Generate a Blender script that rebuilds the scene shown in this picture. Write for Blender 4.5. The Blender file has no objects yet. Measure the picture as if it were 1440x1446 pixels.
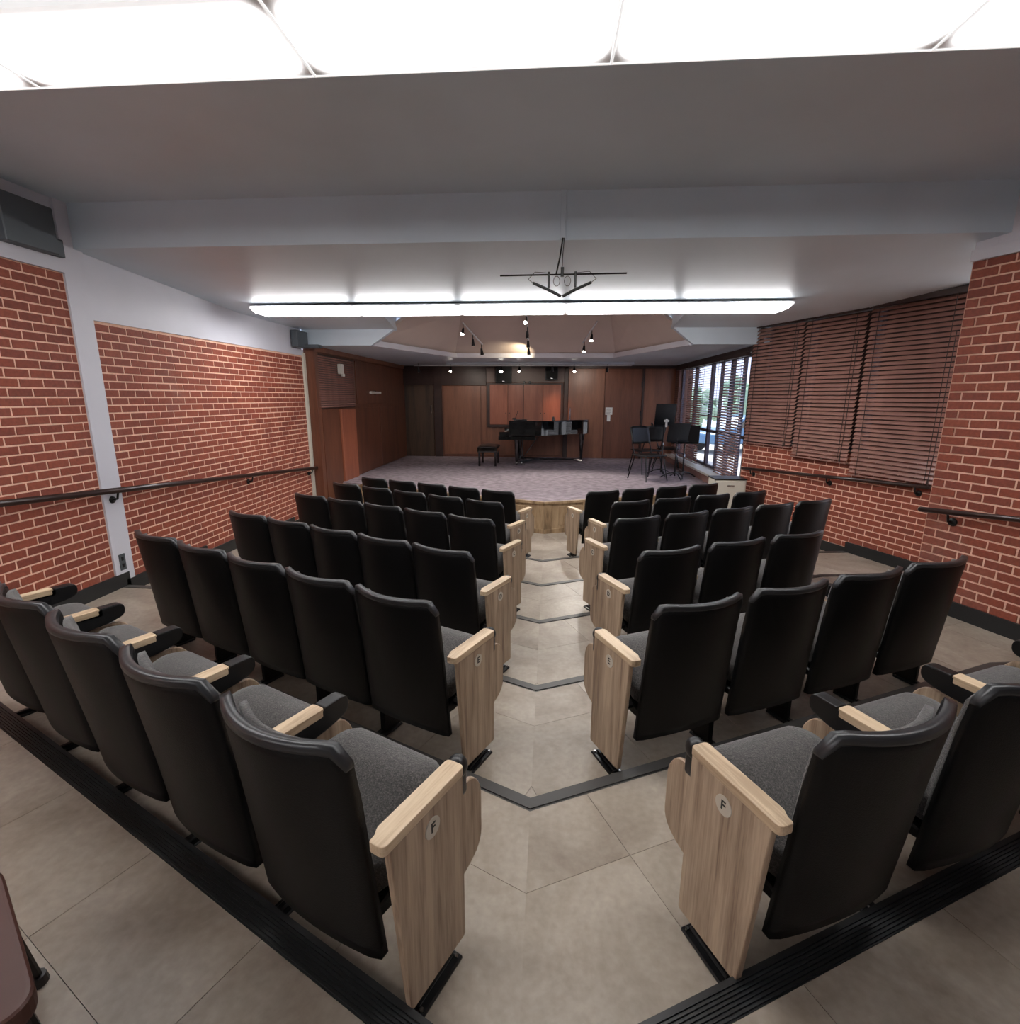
import bpy, bmesh, math, random
from mathutils import Vector, Matrix
random.seed(7)
S = bpy.context.scene
COL = S.collection

# ------------------------------------------------------------------ camera, world, exposure
CAM_H = 1.6326
PITCH, YAW, ROLL, FPX = .2192, .0741, -.004, 725.45
def make_camera():
    cp, sp, cy, sy = math.cos(PITCH), math.sin(PITCH), math.cos(YAW), math.sin(YAW)
    f = Vector((-sy * cp, cy * cp, -sp)); r = Vector((cy, sy, 0)); d = f.cross(r)
    cr, sr = math.cos(ROLL), math.sin(ROLL)
    r2 = cr * r + sr * d; d2 = -sr * r + cr * d
    cd = bpy.data.cameras.new('camera'); cam = bpy.data.objects.new('camera', cd); COL.objects.link(cam)
    m = Matrix((( r2.x, -d2.x, -f.x, 0), (r2.y, -d2.y, -f.y, 0), (r2.z, -d2.z, -f.z, CAM_H), (0, 0, 0, 1)))
    cam.matrix_world = m
    cd.sensor_fit = 'HORIZONTAL'; cd.sensor_width = 36; cd.lens = 36 * FPX / 1440
    cd.clip_start = .02
    S.camera = cam
make_camera()
S.view_settings.view_transform = 'Standard'; S.view_settings.look = 'None'
S.view_settings.gamma = 1; S.view_settings.use_curve_mapping = False
S.view_settings.exposure = 0.42
S.cycles.max_bounces = 12; S.cycles.diffuse_bounces = 7; S.cycles.sample_clamp_indirect = 4
W = bpy.data.worlds.new('world'); S.world = W; W.use_nodes = True
bg = W.node_tree.nodes['Background']; bg.inputs[0].default_value = (.74, .78, 1, 1); bg.inputs[1].default_value = 1.5
sun_d = bpy.data.lights.new('sun', 'SUN'); sun_d.energy = 5; sun_d.angle = .01; sun_d.color = (1, .95, .85)
sun = bpy.data.objects.new('sun', sun_d); COL.objects.link(sun); sun.rotation_euler = (math.radians(38), 0, math.radians(-160))

LAMP = 15.0         # radiance of the fluorescent diffusers

# ------------------------------------------------------------------ materials
MATS = {}
def nodes(name):
    m = bpy.data.materials.new(name); m.use_nodes = True
    nt = m.node_tree; b = nt.nodes['Principled BSDF']
    MATS[name] = m
    return m, nt, b
def srgb(r, g, b):
    f = lambda c: (c / 255 / 12.92) if c / 255 <= .04045 else ((c / 255 + .055) / 1.055) ** 2.4
    return (f(r), f(g), f(b), 1)
def N(nt, typ, **kw):
    n = nt.nodes.new(typ)
    for k, v in kw.items():
        if k.startswith('i_'): n.inputs[k[2:].replace('_', ' ')].default_value = v
        else: setattr(n, k, v)
    return n
def ramp(nt, stops):
    r = nt.nodes.new('ShaderNodeValToRGB'); e = r.color_ramp.elements
    while len(e) < len(stops): e.new(.5)
    for i, (p, c) in enumerate(stops): e[i].position = p; e[i].color = c
    return r
def plain(name, col, rough=.5, metal=0, spec=.5, noise=0, nscale=8, bump=0, bscale=200, coat=0):
    m, nt, b = nodes(name)
    b.inputs['Base Color'].default_value = col; b.inputs['Roughness'].default_value = rough
    b.inputs['Metallic'].default_value = metal; b.inputs['Specular IOR Level'].default_value = spec
    if coat: b.inputs['Coat Weight'].default_value = coat
    tc = N(nt, 'ShaderNodeTexCoord')
    if noise:
        n = N(nt, 'ShaderNodeTexNoise'); n.inputs['Scale'].default_value = nscale; n.inputs['Detail'].default_value = 6
        nt.links.new(tc.outputs['Object'], n.inputs['Vector'])
        lo = tuple(c * (1 - noise) for c in col[:3]) + (1,); hi = tuple(min(1, c * (1 + noise)) for c in col[:3]) + (1,)
        r = ramp(nt, [(.3, lo), (.7, hi)]); nt.links.new(n.outputs['Fac'], r.inputs['Fac']); nt.links.new(r.outputs['Color'], b.inputs['Base Color'])
    if bump:
        n = N(nt, 'ShaderNodeTexNoise'); n.inputs['Scale'].default_value = bscale; n.inputs['Detail'].default_value = 3
        nt.links.new(tc.outputs['Object'], n.inputs['Vector'])
        bp = N(nt, 'ShaderNodeBump'); bp.inputs['Strength'].default_value = bump; bp.inputs['Distance'].default_value = .01
        nt.links.new(n.outputs['Fac'], bp.inputs['Height']); nt.links.new(bp.outputs['Normal'], b.inputs['Normal'])
    return m
def wood(name, dark, mid, light, scale=(30, 30, 1.2), rough=.45, rnd=True, ringscale=1.0):
    """grain runs along the axis with the small scale"""
    m, nt, b = nodes(name)
    tc = N(nt, 'ShaderNodeTexCoord'); mp = N(nt, 'ShaderNodeMapping'); mp.inputs['Scale'].default_value = scale
    nt.links.new(tc.outputs['Object'], mp.inputs['Vector'])
    vec = mp.outputs['Vector']
    if rnd:
        oi = N(nt, 'ShaderNodeObjectInfo'); ml = N(nt, 'ShaderNodeMath', operation='MULTIPLY'); ml.inputs[1].default_value = 37
        nt.links.new(oi.outputs['Random'], ml.inputs[0]); va = N(nt, 'ShaderNodeVectorMath', operation='ADD')
        cb = N(nt, 'ShaderNodeCombineXYZ'); nt.links.new(ml.outputs[0], cb.inputs[0]); nt.links.new(ml.outputs[0], cb.inputs[1])
        nt.links.new(vec, va.inputs[0]); nt.links.new(cb.outputs[0], va.inputs[1]); vec = va.outputs[0]
    n1 = N(nt, 'ShaderNodeTexNoise'); n1.inputs['Scale'].default_value = 1.0 * ringscale; n1.inputs['Detail'].default_value = 4; n1.inputs['Distortion'].default_value = .4
    n2 = N(nt, 'ShaderNodeTexNoise'); n2.inputs['Scale'].default_value = 6.0; n2.inputs['Detail'].default_value = 6
    nt.links.new(vec, n1.inputs['Vector']); nt.links.new(vec, n2.inputs['Vector'])
    mx = N(nt, 'ShaderNodeMix'); mx.inputs['Factor'].default_value = .35
    nt.links.new(n1.outputs['Fac'], mx.inputs[2]); nt.links.new(n2.outputs['Fac'], mx.inputs[3])
    r = ramp(nt, [(.36, dark), (.48, mid), (.62, light)])
    nt.links.new(mx.outputs[0], r.inputs['Fac']); nt.links.new(r.outputs['Color'], b.inputs['Base Color'])
    b.inputs['Roughness'].default_value = rough
    bp = N(nt, 'ShaderNodeBump'); bp.inputs['Strength'].default_value = .08; bp.inputs['Distance'].default_value = .003
    nt.links.new(n2.outputs['Fac'], bp.inputs['Height']); nt.links.new(bp.outputs['Normal'], b.inputs['Normal'])
    return m
def brick_mat():
    m, nt, b = nodes('brick')
    oi = N(nt, 'ShaderNodeObjectInfo'); ge = N(nt, 'ShaderNodeNewGeometry')
    ad = N(nt, 'ShaderNodeMath', operation='ADD'); fr = N(nt, 'ShaderNodeMath', operation='FRACT')
    nt.links.new(oi.outputs['Random'], ad.inputs[0]); nt.links.new(ge.outputs['Random Per Island'], ad.inputs[1]); nt.links.new(ad.outputs[0], fr.inputs[0])
    r = ramp(nt, [(0, srgb(134, 66, 50)), (.35, srgb(150, 74, 54)), (.7, srgb(156, 80, 58)), (1, srgb(142, 72, 56))])
    nt.links.new(fr.outputs[0], r.inputs['Fac'])
    n = N(nt, 'ShaderNodeTexNoise'); n.inputs['Scale'].default_value = 45; n.inputs['Detail'].default_value = 6
    nt.links.new(ge.outputs['Position'], n.inputs['Vector'])
    n2 = N(nt, 'ShaderNodeTexNoise'); n2.inputs['Scale'].default_value = 1.7; n2.inputs['Detail'].default_value = 5
    nt.links.new(ge.outputs['Position'], n2.inputs['Vector'])
    rd = ramp(nt, [(.62, (0, 0, 0, 1)), (.8, (.35, .35, .35, 1))]); nt.links.new(n2.outputs['Fac'], rd.inputs['Fac'])
    mx = N(nt, 'ShaderNodeMix', data_type='RGBA'); mx.inputs[7].default_value = srgb(160, 128, 116)
    nt.links.new(rd.outputs['Color'], mx.inputs[0]); nt.links.new(r.outputs['Color'], mx.inputs[6])
    mu = N(nt, 'ShaderNodeMix', data_type='RGBA', blend_type='MULTIPLY'); mu.inputs[0].default_value = 1
    rr = ramp(nt, [(.3, (.72, .72, .72, 1)), (.7, (1, 1, 1, 1))]); nt.links.new(n.outputs['Fac'], rr.inputs['Fac'])
    nt.links.new(mx.outputs[2], mu.inputs[6]); nt.links.new(rr.outputs['Color'], mu.inputs[7])
    nt.links.new(mu.outputs[2], b.inputs['Base Color']); b.inputs['Roughness'].default_value = .72
    bp = N(nt, 'ShaderNodeBump'); bp.inputs['Strength'].default_value = .35; bp.inputs['Distance'].default_value = .004
    nt.links.new(n.outputs['Fac'], bp.inputs['Height']); nt.links.new(bp.outputs['Normal'], b.inputs['Normal'])
brick_mat()
def tile_mat():
    m, nt, b = nodes('tile')
    ge = N(nt, 'ShaderNodeNewGeometry'); oi = N(nt, 'ShaderNodeObjectInfo')
    n = N(nt, 'ShaderNodeTexNoise'); n.inputs['Scale'].default_value = 2.6; n.inputs['Detail'].default_value = 8; n.inputs['Roughness'].default_value = .6; n.inputs['Distortion'].default_value = .6
    ml = N(nt, 'ShaderNodeVectorMath', operation='SCALE'); cb = N(nt, 'ShaderNodeCombineXYZ')
    nt.links.new(oi.outputs['Random'], cb.inputs[0]); nt.links.new(oi.outputs['Random'], cb.inputs[2]); nt.links.new(cb.outputs[0], ml.inputs[0]); ml.inputs['Scale'].default_value = 20
    va = N(nt, 'ShaderNodeVectorMath', operation='ADD'); nt.links.new(ge.outputs['Position'], va.inputs[0]); nt.links.new(ml.outputs[0], va.inputs[1])
    nt.links.new(va.outputs[0], n.inputs['Vector'])
    r = ramp(nt, [(.3, srgb(136, 123, 110)), (.5, srgb(158, 146, 132)), (.72, srgb(176, 165, 152))]); nt.links.new(n.outputs['Fac'], r.inputs['Fac'])
    n2 = N(nt, 'ShaderNodeTexNoise'); n2.inputs['Scale'].default_value = 38; n2.inputs['Detail'].default_value = 5
    nt.links.new(ge.outputs['Position'], n2.inputs['Vector'])
    rr = ramp(nt, [(.3, (.86, .86, .86, 1)), (.7, (1.03, 1.03, 1.03, 1))]); nt.links.new(n2.outputs['Fac'], rr.inputs['Fac'])
    mu = N(nt, 'ShaderNodeMix', data_type='RGBA', blend_type='MULTIPLY'); mu.inputs[0].default_value = 1
    nt.links.new(r.outputs['Color'], mu.inputs[6]); nt.links.new(rr.outputs['Color'], mu.inputs[7]); nt.links.new(mu.outputs[2], b.inputs['Base Color'])
    b.inputs['Roughness'].default_value = .38; b.inputs['Specular IOR Level'].default_value = .35
    bp = N(nt, 'ShaderNodeBump'); bp.inputs['Strength'].default_value = .12; bp.inputs['Distance'].default_value = .004
    nt.links.new(n.outputs['Fac'], bp.inputs['Height']); nt.links.new(bp.outputs['Normal'], b.inputs['Normal'])
tile_mat()
def lamp_mat(name, wrap):
    m, nt, b = nodes(name)
    tc = N(nt, 'ShaderNodeTexCoord'); sx = N(nt, 'ShaderNodeSeparateXYZ'); nt.links.new(tc.outputs['Generated'], sx.inputs[0])
    def edge(out, w):   # 0 at the ends of the tube, 1 in the middle
        a = N(nt, 'ShaderNodeMath', operation='SUBTRACT'); a.inputs[0].default_value = .5; 
        s = N(nt, 'ShaderNodeMath', operation='SUBTRACT'); nt.links.new(out, s.inputs[0]); s.inputs[1].default_value = .5
        ab = N(nt, 'ShaderNodeMath', operation='ABSOLUTE'); nt.links.new(s.outputs[0], ab.inputs[0]); nt.links.new(ab.outputs[0], a.inputs[1])
        mr = N(nt, 'ShaderNodeMapRange', interpolation_type='SMOOTHSTEP'); mr.inputs['From Max'].default_value = w; mr.inputs['To Min'].default_value = .19
        nt.links.new(a.outputs[0], mr.inputs['Value']); return mr.outputs[0]
    mu = N(nt, 'ShaderNodeMath', operation='MULTIPLY'); nt.links.new(edge(sx.outputs[0], .06), mu.inputs[0]); mu.inputs[1].default_value = 1
    if not wrap: nt.links.new(edge(sx.outputs[1], .26), mu.inputs[1])
    pw = N(nt, 'ShaderNodeMath', operation='POWER'); nt.links.new(mu.outputs[0], pw.inputs[0]); pw.inputs[1].default_value = 2
    ms = N(nt, 'ShaderNodeMath', operation='MULTIPLY'); nt.links.new(pw.outputs[0], ms.inputs[0]); ms.inputs[1].default_value = LAMP
    b.inputs['Base Color'].default_value = (.8, .8, .8, 1)
    b.inputs['Emission Color'].default_value = (1, .985, .985, 1); nt.links.new(ms.outputs[0], b.inputs['Emission Strength'])
lamp_mat('diffuser', False); lamp_mat('diffuser_wrap', True)
def emit(name, col, s):
    m, nt, b = nodes(name); b.inputs['Base Color'].default_value = (.8, .8, .8, 1)
    b.inputs['Emission Color'].default_value = col; b.inputs['Emission Strength'].default_value = s
emit('bulb', (1, .93, .82, 1), 40)
emit('lens_rib', (1, 1, 1, 1), .55)
emit('bulb_off', (1, .9, .8, 1), 1.0)
plain('mortar', srgb(232, 188, 164), .9, noise=.1, nscale=30, bump=.3, bscale=80)
plain('wall_paint', srgb(206, 206, 214), .5, noise=.03, nscale=3)
plain('ceiling_paint', srgb(198, 211, 221), .42, noise=.05, nscale=1.4, bump=.05, bscale=3)
plain('tray_paint', srgb(200, 184, 174), .5, noise=.04, nscale=2)
plain('valance_paint', srgb(112, 96, 90), .5)
plain('grey_metal', srgb(82, 88, 92), .45, metal=.2)
plain('lamp_housing', srgb(205, 207, 210), .4)
plain('black_plastic', srgb(15, 15, 16), .38, bump=.06, bscale=350)
plain('black_highlight', srgb(38, 39, 41), .34)
plain('black_shell', srgb(9, 9, 10), .45, spec=.22, bump=.12, bscale=260)
plain('black_metal', srgb(20, 20, 21), .3, metal=.3)
plain('steel', srgb(170, 170, 170), .25, metal=1)
plain('rubber', srgb(34, 35, 36), .42, bump=.05, bscale=120)
plain('nosing', srgb(66, 64, 62), .45)
plain('disc', srgb(196, 188, 174), .4)
plain('ink', srgb(20, 20, 20), .5)
plain('black_lacquer', srgb(10, 10, 12), .08, coat=1)
plain('leather', srgb(30, 22, 22), .3)
plain('white_paint', srgb(205, 200, 190), .5)
plain('paper', srgb(215, 215, 212), .7)
plain('cream', srgb(206, 202, 188), .5)
plain('blind_slat', srgb(146, 108, 98), .2, noise=.15, nscale=6)
plain('dark_wood', srgb(52, 32, 26), .45, noise=.2, nscale=8)
plain('rail_wood', srgb(48, 32, 28), .3)
plain('key_white', srgb(220, 218, 210), .25)
plain('concrete', srgb(205, 200, 190), .8, noise=.1)
plain('leaf', srgb(150, 176, 150), .8, noise=.3, nscale=4)
plain('car_paint', srgb(90, 130, 165), .3)
plain('window_frame', srgb(70, 64, 78), .5)
plain('carpet', srgb(150, 138, 144), .95, noise=.28, nscale=9, bump=.4, bscale=220, spec=.1)
plain('brown_shell', srgb(70, 38, 30), .5, noise=.1)
wood('seat_wood', srgb(122, 100, 82), srgb(158, 136, 114), srgb(182, 160, 136), scale=(26, 26, 1.3))
wood('arm_wood', srgb(166, 142, 114), srgb(192, 168, 138), srgb(208, 186, 156), scale=(26, 2.0, 26))
wood('stage_wood', srgb(112, 90, 66), srgb(150, 124, 94), srgb(172, 146, 114), scale=(8, 8, 1.2))
wood('wall_wood', srgb(88, 52, 38), srgb(100, 60, 43), srgb(112, 69, 50), scale=(7, 7, .7), rough=.4)
wood('wall_wood_light', srgb(112, 71, 53), srgb(124, 80, 59), srgb(136, 89, 66), scale=(7, 7, .7), rough=.4)
wood('door_wood', srgb(52, 38, 28), srgb(70, 52, 38), srgb(82, 62, 46), scale=(7, 7, .6), rough=.4)
wood('cabinet_wood', srgb(134, 76, 56), srgb(148, 86, 63), srgb(160, 96, 71), scale=(8, 8, .8), rough=.4)
def fabric():
    m, nt, b = nodes('fabric')
    tc = N(nt, 'ShaderNodeTexCoord')
    v = N(nt, 'ShaderNodeTexNoise'); v.inputs['Scale'].default_value = 190; v.inputs['Detail'].default_value = 4; v.inputs['Roughness'].default_value = .7
    nt.links.new(tc.outputs['Object'], v.inputs['Vector'])
    r = ramp(nt, [(.36, srgb(42, 40, 40)), (.52, srgb(68, 65, 63)), (.7, srgb(104, 99, 95))]); nt.links.new(v.outputs['Fac'], r.inputs['Fac'])
    nt.links.new(r.outputs['Color'], b.inputs['Base Color']); b.inputs['Roughness'].default_value = .9; b.inputs['Sheen Weight'].default_value = .35
    bp = N(nt, 'ShaderNodeBump'); bp.inputs['Strength'].default_value = .6; bp.inputs['Distance'].default_value = .004
    nt.links.new(v.outputs['Fac'], bp.inputs['Height']); nt.links.new(bp.outputs['Normal'], b.inputs['Normal'])
fabric()
def glass():
    m = bpy.data.materials.new('glass'); m.use_nodes = True; nt = m.node_tree; MATS['glass'] = m
    for n in list(nt.nodes): nt.nodes.remove(n)
    o = N(nt, 'ShaderNodeOutputMaterial'); t = N(nt, 'ShaderNodeBsdfTransparent'); g = N(nt, 'ShaderNodeBsdfGlossy'); g.inputs['Roughness'].default_value = .03
    t.inputs[0].default_value = (.93, .96, 1, 1)
    mx = N(nt, 'ShaderNodeMixShader'); mx.inputs[0].default_value = .07
    nt.links.new(t.outputs[0], mx.inputs[1]); nt.links.new(g.outputs[0], mx.inputs[2]); nt.links.new(mx.outputs[0], o.inputs[0])
glass()
plain('frosted', srgb(222, 214, 214), .6)

# ------------------------------------------------------------------ mesh helpers
def mesh_from(bm, name, mat, smooth=False):
    me = bpy.data.meshes.new(name); bm.normal_update(); bm.to_mesh(me); bm.free()
    mats = mat if isinstance(mat, (list, tuple)) else [mat]
    for x in mats: me.materials.append(MATS[x])
    if smooth:
        for p in me.polygons: p.use_smooth = True
    return me
def link(name, me, parent=None, loc=(0, 0, 0), rot=(0, 0, 0)):
    o = bpy.data.objects.new(name, me); COL.objects.link(o)
    if parent: o.parent = parent
    o.location = loc; o.rotation_euler = rot
    return o
def tag(o, label=None, cat=None, group=None, kind=None):
    if label: o['label'] = label
    if cat: o['category'] = cat
    if group: o['group'] = group
    if kind: o['kind'] = kind
    return o
def thing(name, label, cat, loc=(0, 0, 0), rotz=0, group=None):
    o = bpy.data.objects.new(name, None); COL.objects.link(o); o.empty_display_size = .1
    o.location = loc; o.rotation_euler = (0, 0, rotz)
    return tag(o, label, cat, group)
def box(bm, c, s, bev=0, seg=1, m=None):
    g = bmesh.ops.create_cube(bm, size=1)['verts']
    mt = Matrix.Translation(c) @ (m if m else Matrix()) @ Matrix.Diagonal((s[0], s[1], s[2], 1))
    bmesh.ops.transform(bm, matrix=mt, verts=g)
    if bev:
        es = list({e for v in g for e in v.link_edges})
        bmesh.ops.bevel(bm, geom=es, offset=bev, segments=seg, affect='EDGES', profile=.6)
def bx(x0, x1, y0, y1, z0, z1, bm=None, bev=0, seg=1):
    own = bm is None
    if own: bm = bmesh.new()
    box(bm, ((x0 + x1) / 2, (y0 + y1) / 2, (z0 + z1) / 2), (abs(x1 - x0), abs(y1 - y0), abs(z1 - z0)), bev, seg)
    return bm
def B(name, mat, x0, x1, y0, y1, z0, z1, parent=None, bev=0, seg=1):
    return link(name, mesh_from(bx(x0, x1, y0, y1, z0, z1, None, bev, seg), name, mat), parent)
def prism(pts, axis, a, b, bm=None, bev=0, seg=2):
    """2-D outline extruded along an axis: 'z' pts=(x,y); 'x' pts=(y,z); 'y' pts=(x,z)"""
    own = bm is None
    if own: bm = bmesh.new()
    def P(p, h):
        return {'z': (p[0], p[1], h), 'x': (h, p[0], p[1]), 'y': (p[0], h, p[1])}[axis]
    lo = [bm.verts.new(P(p, a)) for p in pts]; hi = [bm.verts.new(P(p, b)) for p in pts]
    n = len(pts); fs = [bm.faces.new(lo), bm.faces.new(hi)]
    for i in range(n): fs.append(bm.faces.new((lo[i], lo[(i + 1) % n], hi[(i + 1) % n], hi[i])))
    bmesh.ops.recalc_face_normals(bm, faces=fs)
    if bev:
        es = [e for f in fs[:2] for e in f.edges]
        bmesh.ops.bevel(bm, geom=list(set(es)), offset=bev, segments=seg, affect='EDGES', profile=.6)
    return bm
def round_poly(pts, r, seg=5):
    """rounds each corner; r may be a list"""
    out = []; n = len(pts)
    for i in range(n):
        rr = r[i] if isinstance(r, (list, tuple)) else r
        p = Vector(pts[i]); a = Vector(pts[i - 1]) - p; b = Vector(pts[(i + 1) % n]) - p
        if rr <= 0: out.append(tuple(p)); continue
        la, lb = a.length, b.length; a.normalize(); b.normalize()
        d = min(rr, la * .48, lb * .48)
        s, e = p + a * d, p + b * d
        for k in range(seg + 1):
            t = k / seg
            out.append(tuple((1 - t) ** 2 * s + 2 * t * (1 - t) * p + t * t * e))
    return out
def tube(bm, p0, p1, r0, r1=None, seg=10):
    r1 = r0 if r1 is None else r1
    p0, p1 = Vector(p0), Vector(p1); d = p1 - p0
    q = d.to_track_quat('Z', 'Y').to_matrix().to_4x4()
    bmesh.ops.create_cone(bm, cap_ends=True, segments=seg, radius1=r0, radius2=r1, depth=d.length, matrix=Matrix.Translation((p0 + p1) / 2) @ q)
def path_tube(bm, pts, r, seg=8):
    for a, b in zip(pts, pts[1:]): tube(bm, a, b, r, r, seg)
    for p in pts[1:-1]: bmesh.ops.create_uvsphere(bm, u_segments=seg, v_segments=6, radius=r, matrix=Matrix.Translation(p))
def grid_solid(bm, fn, nu, nv):
    """closed shell: fn(u,v,side) -> point, u,v in 0..1, side 0/1"""
    L = [[[bm.verts.new(fn(i / nu, j / nv, s)) for j in range(nv + 1)] for i in range(nu + 1)] for s in (0, 1)]
    fs = []
    for s in (0, 1):
        for i in range(nu):
            for j in range(nv):
                fs.append(bm.faces.new((L[s][i][j], L[s][i + 1][j], L[s][i + 1][j + 1], L[s][i][j + 1])))
    for i in range(nu):
        for j in (0, nv): fs.append(bm.faces.new((L[0][i][j], L[0][i + 1][j], L[1][i + 1][j], L[1][i][j])))
    for j in range(nv):
        for i in (0, nu): fs.append(bm.faces.new((L[0][i][j], L[0][i][j + 1], L[1][i][j + 1], L[1][i][j])))
    bmesh.ops.recalc_face_normals(bm, faces=fs)

# ------------------------------------------------------------------ layout numbers (metres; measured from row F's floor)
XA = -.0456; AL = .444; TA = math.tan(AL)
STEP = .071
XL = -3.86                                    # left brick wall
EDGE = [.862, 1.8231, 2.803, 3.8979, 4.9225, 5.9328]   # riser vertices; EDGE[i] is in front of level i
ZL = [.071, 0, -.071, -.142, -.213, -.284, -.355]
STAGE_Z, STAGE_Y, STAGE_T = .127, 7.458, .40
BEND_L, BEND_R = -2.9, 2.82
def edge_y(i, x):
    v = EDGE[i]
    if x < BEND_L: return v + (XA - BEND_L) * TA + (BEND_L - x) * .04
    if x > BEND_R: return v + (BEND_R - XA) * TA + (x - BEND_R) * .14
    return v + abs(x - XA) * TA
def stage_y(x): return STAGE_Y + abs(x - XA) * STAGE_T
XR = 4.25

# ------------------------------------------------------------------ floor
def clip(poly, a, b):
    """keep the part of poly left of a->b"""
    out = []; n = len(poly)
    def sd(p): return (b[0] - a[0]) * (p[1] - a[1]) - (b[1] - a[1]) * (p[0] - a[0])
    for i in range(n):
        p, q = poly[i], poly[(i + 1) % n]; sp_, sq = sd(p), sd(q)
        if sp_ >= 0: out.append(p)
        if (sp_ > 0 > sq) or (sp_ < 0 < sq):
            t = sp_ / (sp_ - sq); out.append((p[0] + t * (q[0] - p[0]), p[1] + t * (q[1] - p[1])))
    return out
def area(p): return abs(sum(p[i - 1][0] * p[i][1] - p[i][0] * p[i - 1][1] for i in range(len(p)))) / 2
def ccw(p): return p if sum(p[i - 1][0] * p[i][1] - p[i][0] * p[i - 1][1] for i in range(len(p))) > 0 else p[::-1]
fbm = bmesh.new()
for i in range(7):
    back = (lambda x: -1.6) if i == 0 else (lambda x, i=i: edge_y(i - 1, x))
    front = (lambda x: stage_y(x) + .05) if i == 6 else (lambda x, i=i: edge_y(i, x))
    xs = [XL - .1, BEND_L, XA, BEND_R, XR]
    for a, b in zip(xs, xs[1:]):
        prism([(a, back(a)), (b, back(b)), (b, front(b)), (a, front(a))], 'z', -.7, ZL[i] - .007, fbm)
floor = link('floor', mesh_from(fbm, 'floor', 'nosing')); tag(floor, 'stepped floor of large beige-grey tiles with dark step edges', kind='structure')
NOSE = .052
T = .60
for i in range(7):
    for side in (-1, 1):
        ca, sa = math.cos(AL), math.sin(AL)
        e = Vector((side * ca, sa)); n = Vector((-side * sa, ca))
        base = Vector((XA, EDGE[i - 1] if i > 1 else .8146 if i else -.1934))
        xb = BEND_R if side > 0 else BEND_L; xe = XR if side > 0 else XL
        nn = .074 if i == 0 else NOSE
        def yb(x):
            return -.75 if i == 0 else edge_y(i - 1, x)
        def yf(x):
            return stage_y(x) - .0 if i == 6 else edge_y(i, x) - nn / ca
        for (x0, x1) in ((XA, xb), (xb, xe)):
            reg = ccw([(x0, yb(x0)), (x1, yb(x1)), (x1, yf(x1)), (x0, yf(x0))])
            for a in range(-6, 10):
                for c in range(-6, 5):
                    u0 = -.53 + a * T; t0 = -.06 + c * T
                    g = .0009
                    q = [base + e * (u0 + g) + n * (t0 + g), base + e * (u0 + T - g) + n * (t0 + g), base + e * (u0 + T - g) + n * (t0 + T - g), base + e * (u0 + g) + n * (t0 + T - g)]
                    q = ccw([tuple(v) for v in q])
                    for k in range(4): q = clip(q, reg[k], reg[(k + 1) % 4]) if len(q) > 2 else q
                    if len(q) < 3 or area(q) < .004: continue
                    # drop repeated corners
                    qq = [p for k, p in enumerate(q) if (Vector(p) - Vector(q[k - 1])).length > 1e-4]
                    if len(qq) < 3: continue
                    cx = sum(p[0] for p in qq) / len(qq); cy = sum(p[1] for p in qq) / len(qq)
                    bm = prism([(p[0] - cx, p[1] - cy) for p in qq], 'z', -.006, 0)
                    link('tile', mesh_from(bm, 'tile', 'tile'), floor, (cx, cy, ZL[i]))
# step edges: ribbed rubber strips
for i in range(6):
    wdt = .072 if i == 0 else NOSE
    bm = bmesh.new()
    xs = [XL, BEND_L, XA, BEND_R, XR]
    ribs = 7 if i == 0 else 1
    for k in range(ribs):
        o0 = wdt / math.cos(AL) * k / ribs; o1 = wdt / math.cos(AL) * (k + (.62 if i == 0 else .8)) / ribs
        for a, b in zip(xs, xs[1:]):
            prism([(a, edge_y(i, a) - o1), (b, edge_y(i, b) - o1), (b, edge_y(i, b) - o0), (a, edge_y(i, a) - o0)], 'z', ZL[i] - .008, ZL[i] + .004, bm)
    for a, b in zip(xs, xs[1:]):
        prism([(a, edge_y(i, a) - .002), (b, edge_y(i, b) - .002), (b, edge_y(i, b) + .012), (a, edge_y(i, a) + .012)], 'z', ZL[i + 1] - .001, ZL[i] + .003, bm)
        prism([(a, edge_y(i, a) - wdt / math.cos(AL)), (b, edge_y(i, b) - wdt / math.cos(AL)), (b, edge_y(i, b)), (a, edge_y(i, a))], 'z', ZL[i] - .012, ZL[i] - .001, bm)
    link('step_edge', mesh_from(bm, 'step_edge', 'rubber' if i == 0 else 'nosing'), floor)

# ------------------------------------------------------------------ brick walls
BL, BH, MJ = .187, .0685, .0125
bme = {}
def brick_mesh(l):
    key = round(l, 3)
    if key in bme: return bme[key]
    bm = bmesh.new(); h = BH - MJ; d = .03; c = .0022
    # local: x along the wall, y outward (towards the room), z up; origin at the centre of the back
    v = [bm.verts.new(p) for p in ((-l/2, -d, 0), (l/2, -d, 0), (l/2, -d, h), (-l/2, -d, h),
                                   (-l/2, -c, 0), (l/2, -c, 0), (l/2, -c, h), (-l/2, -c, h),
                                   (-l/2 + c, 0, c), (l/2 - c, 0, c), (l/2 - c, 0, h - c), (-l/2 + c, 0, h - c))]
    for f in ((4, 5, 9, 8), (5, 6, 10, 9), (6, 7, 11, 10), (7, 4, 8, 11), (8, 9, 10, 11), (0, 1, 5, 4), (1, 2, 6, 5), (2, 3, 7, 6), (3, 0, 4, 7)):
        bm.faces.new([v[k] for k in f])
    bmesh.ops.recalc_face_normals(bm, faces=bm.faces[:])
    bme[key] = mesh_from(bm, 'brick', 'brick')
    return bme[key]
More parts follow.
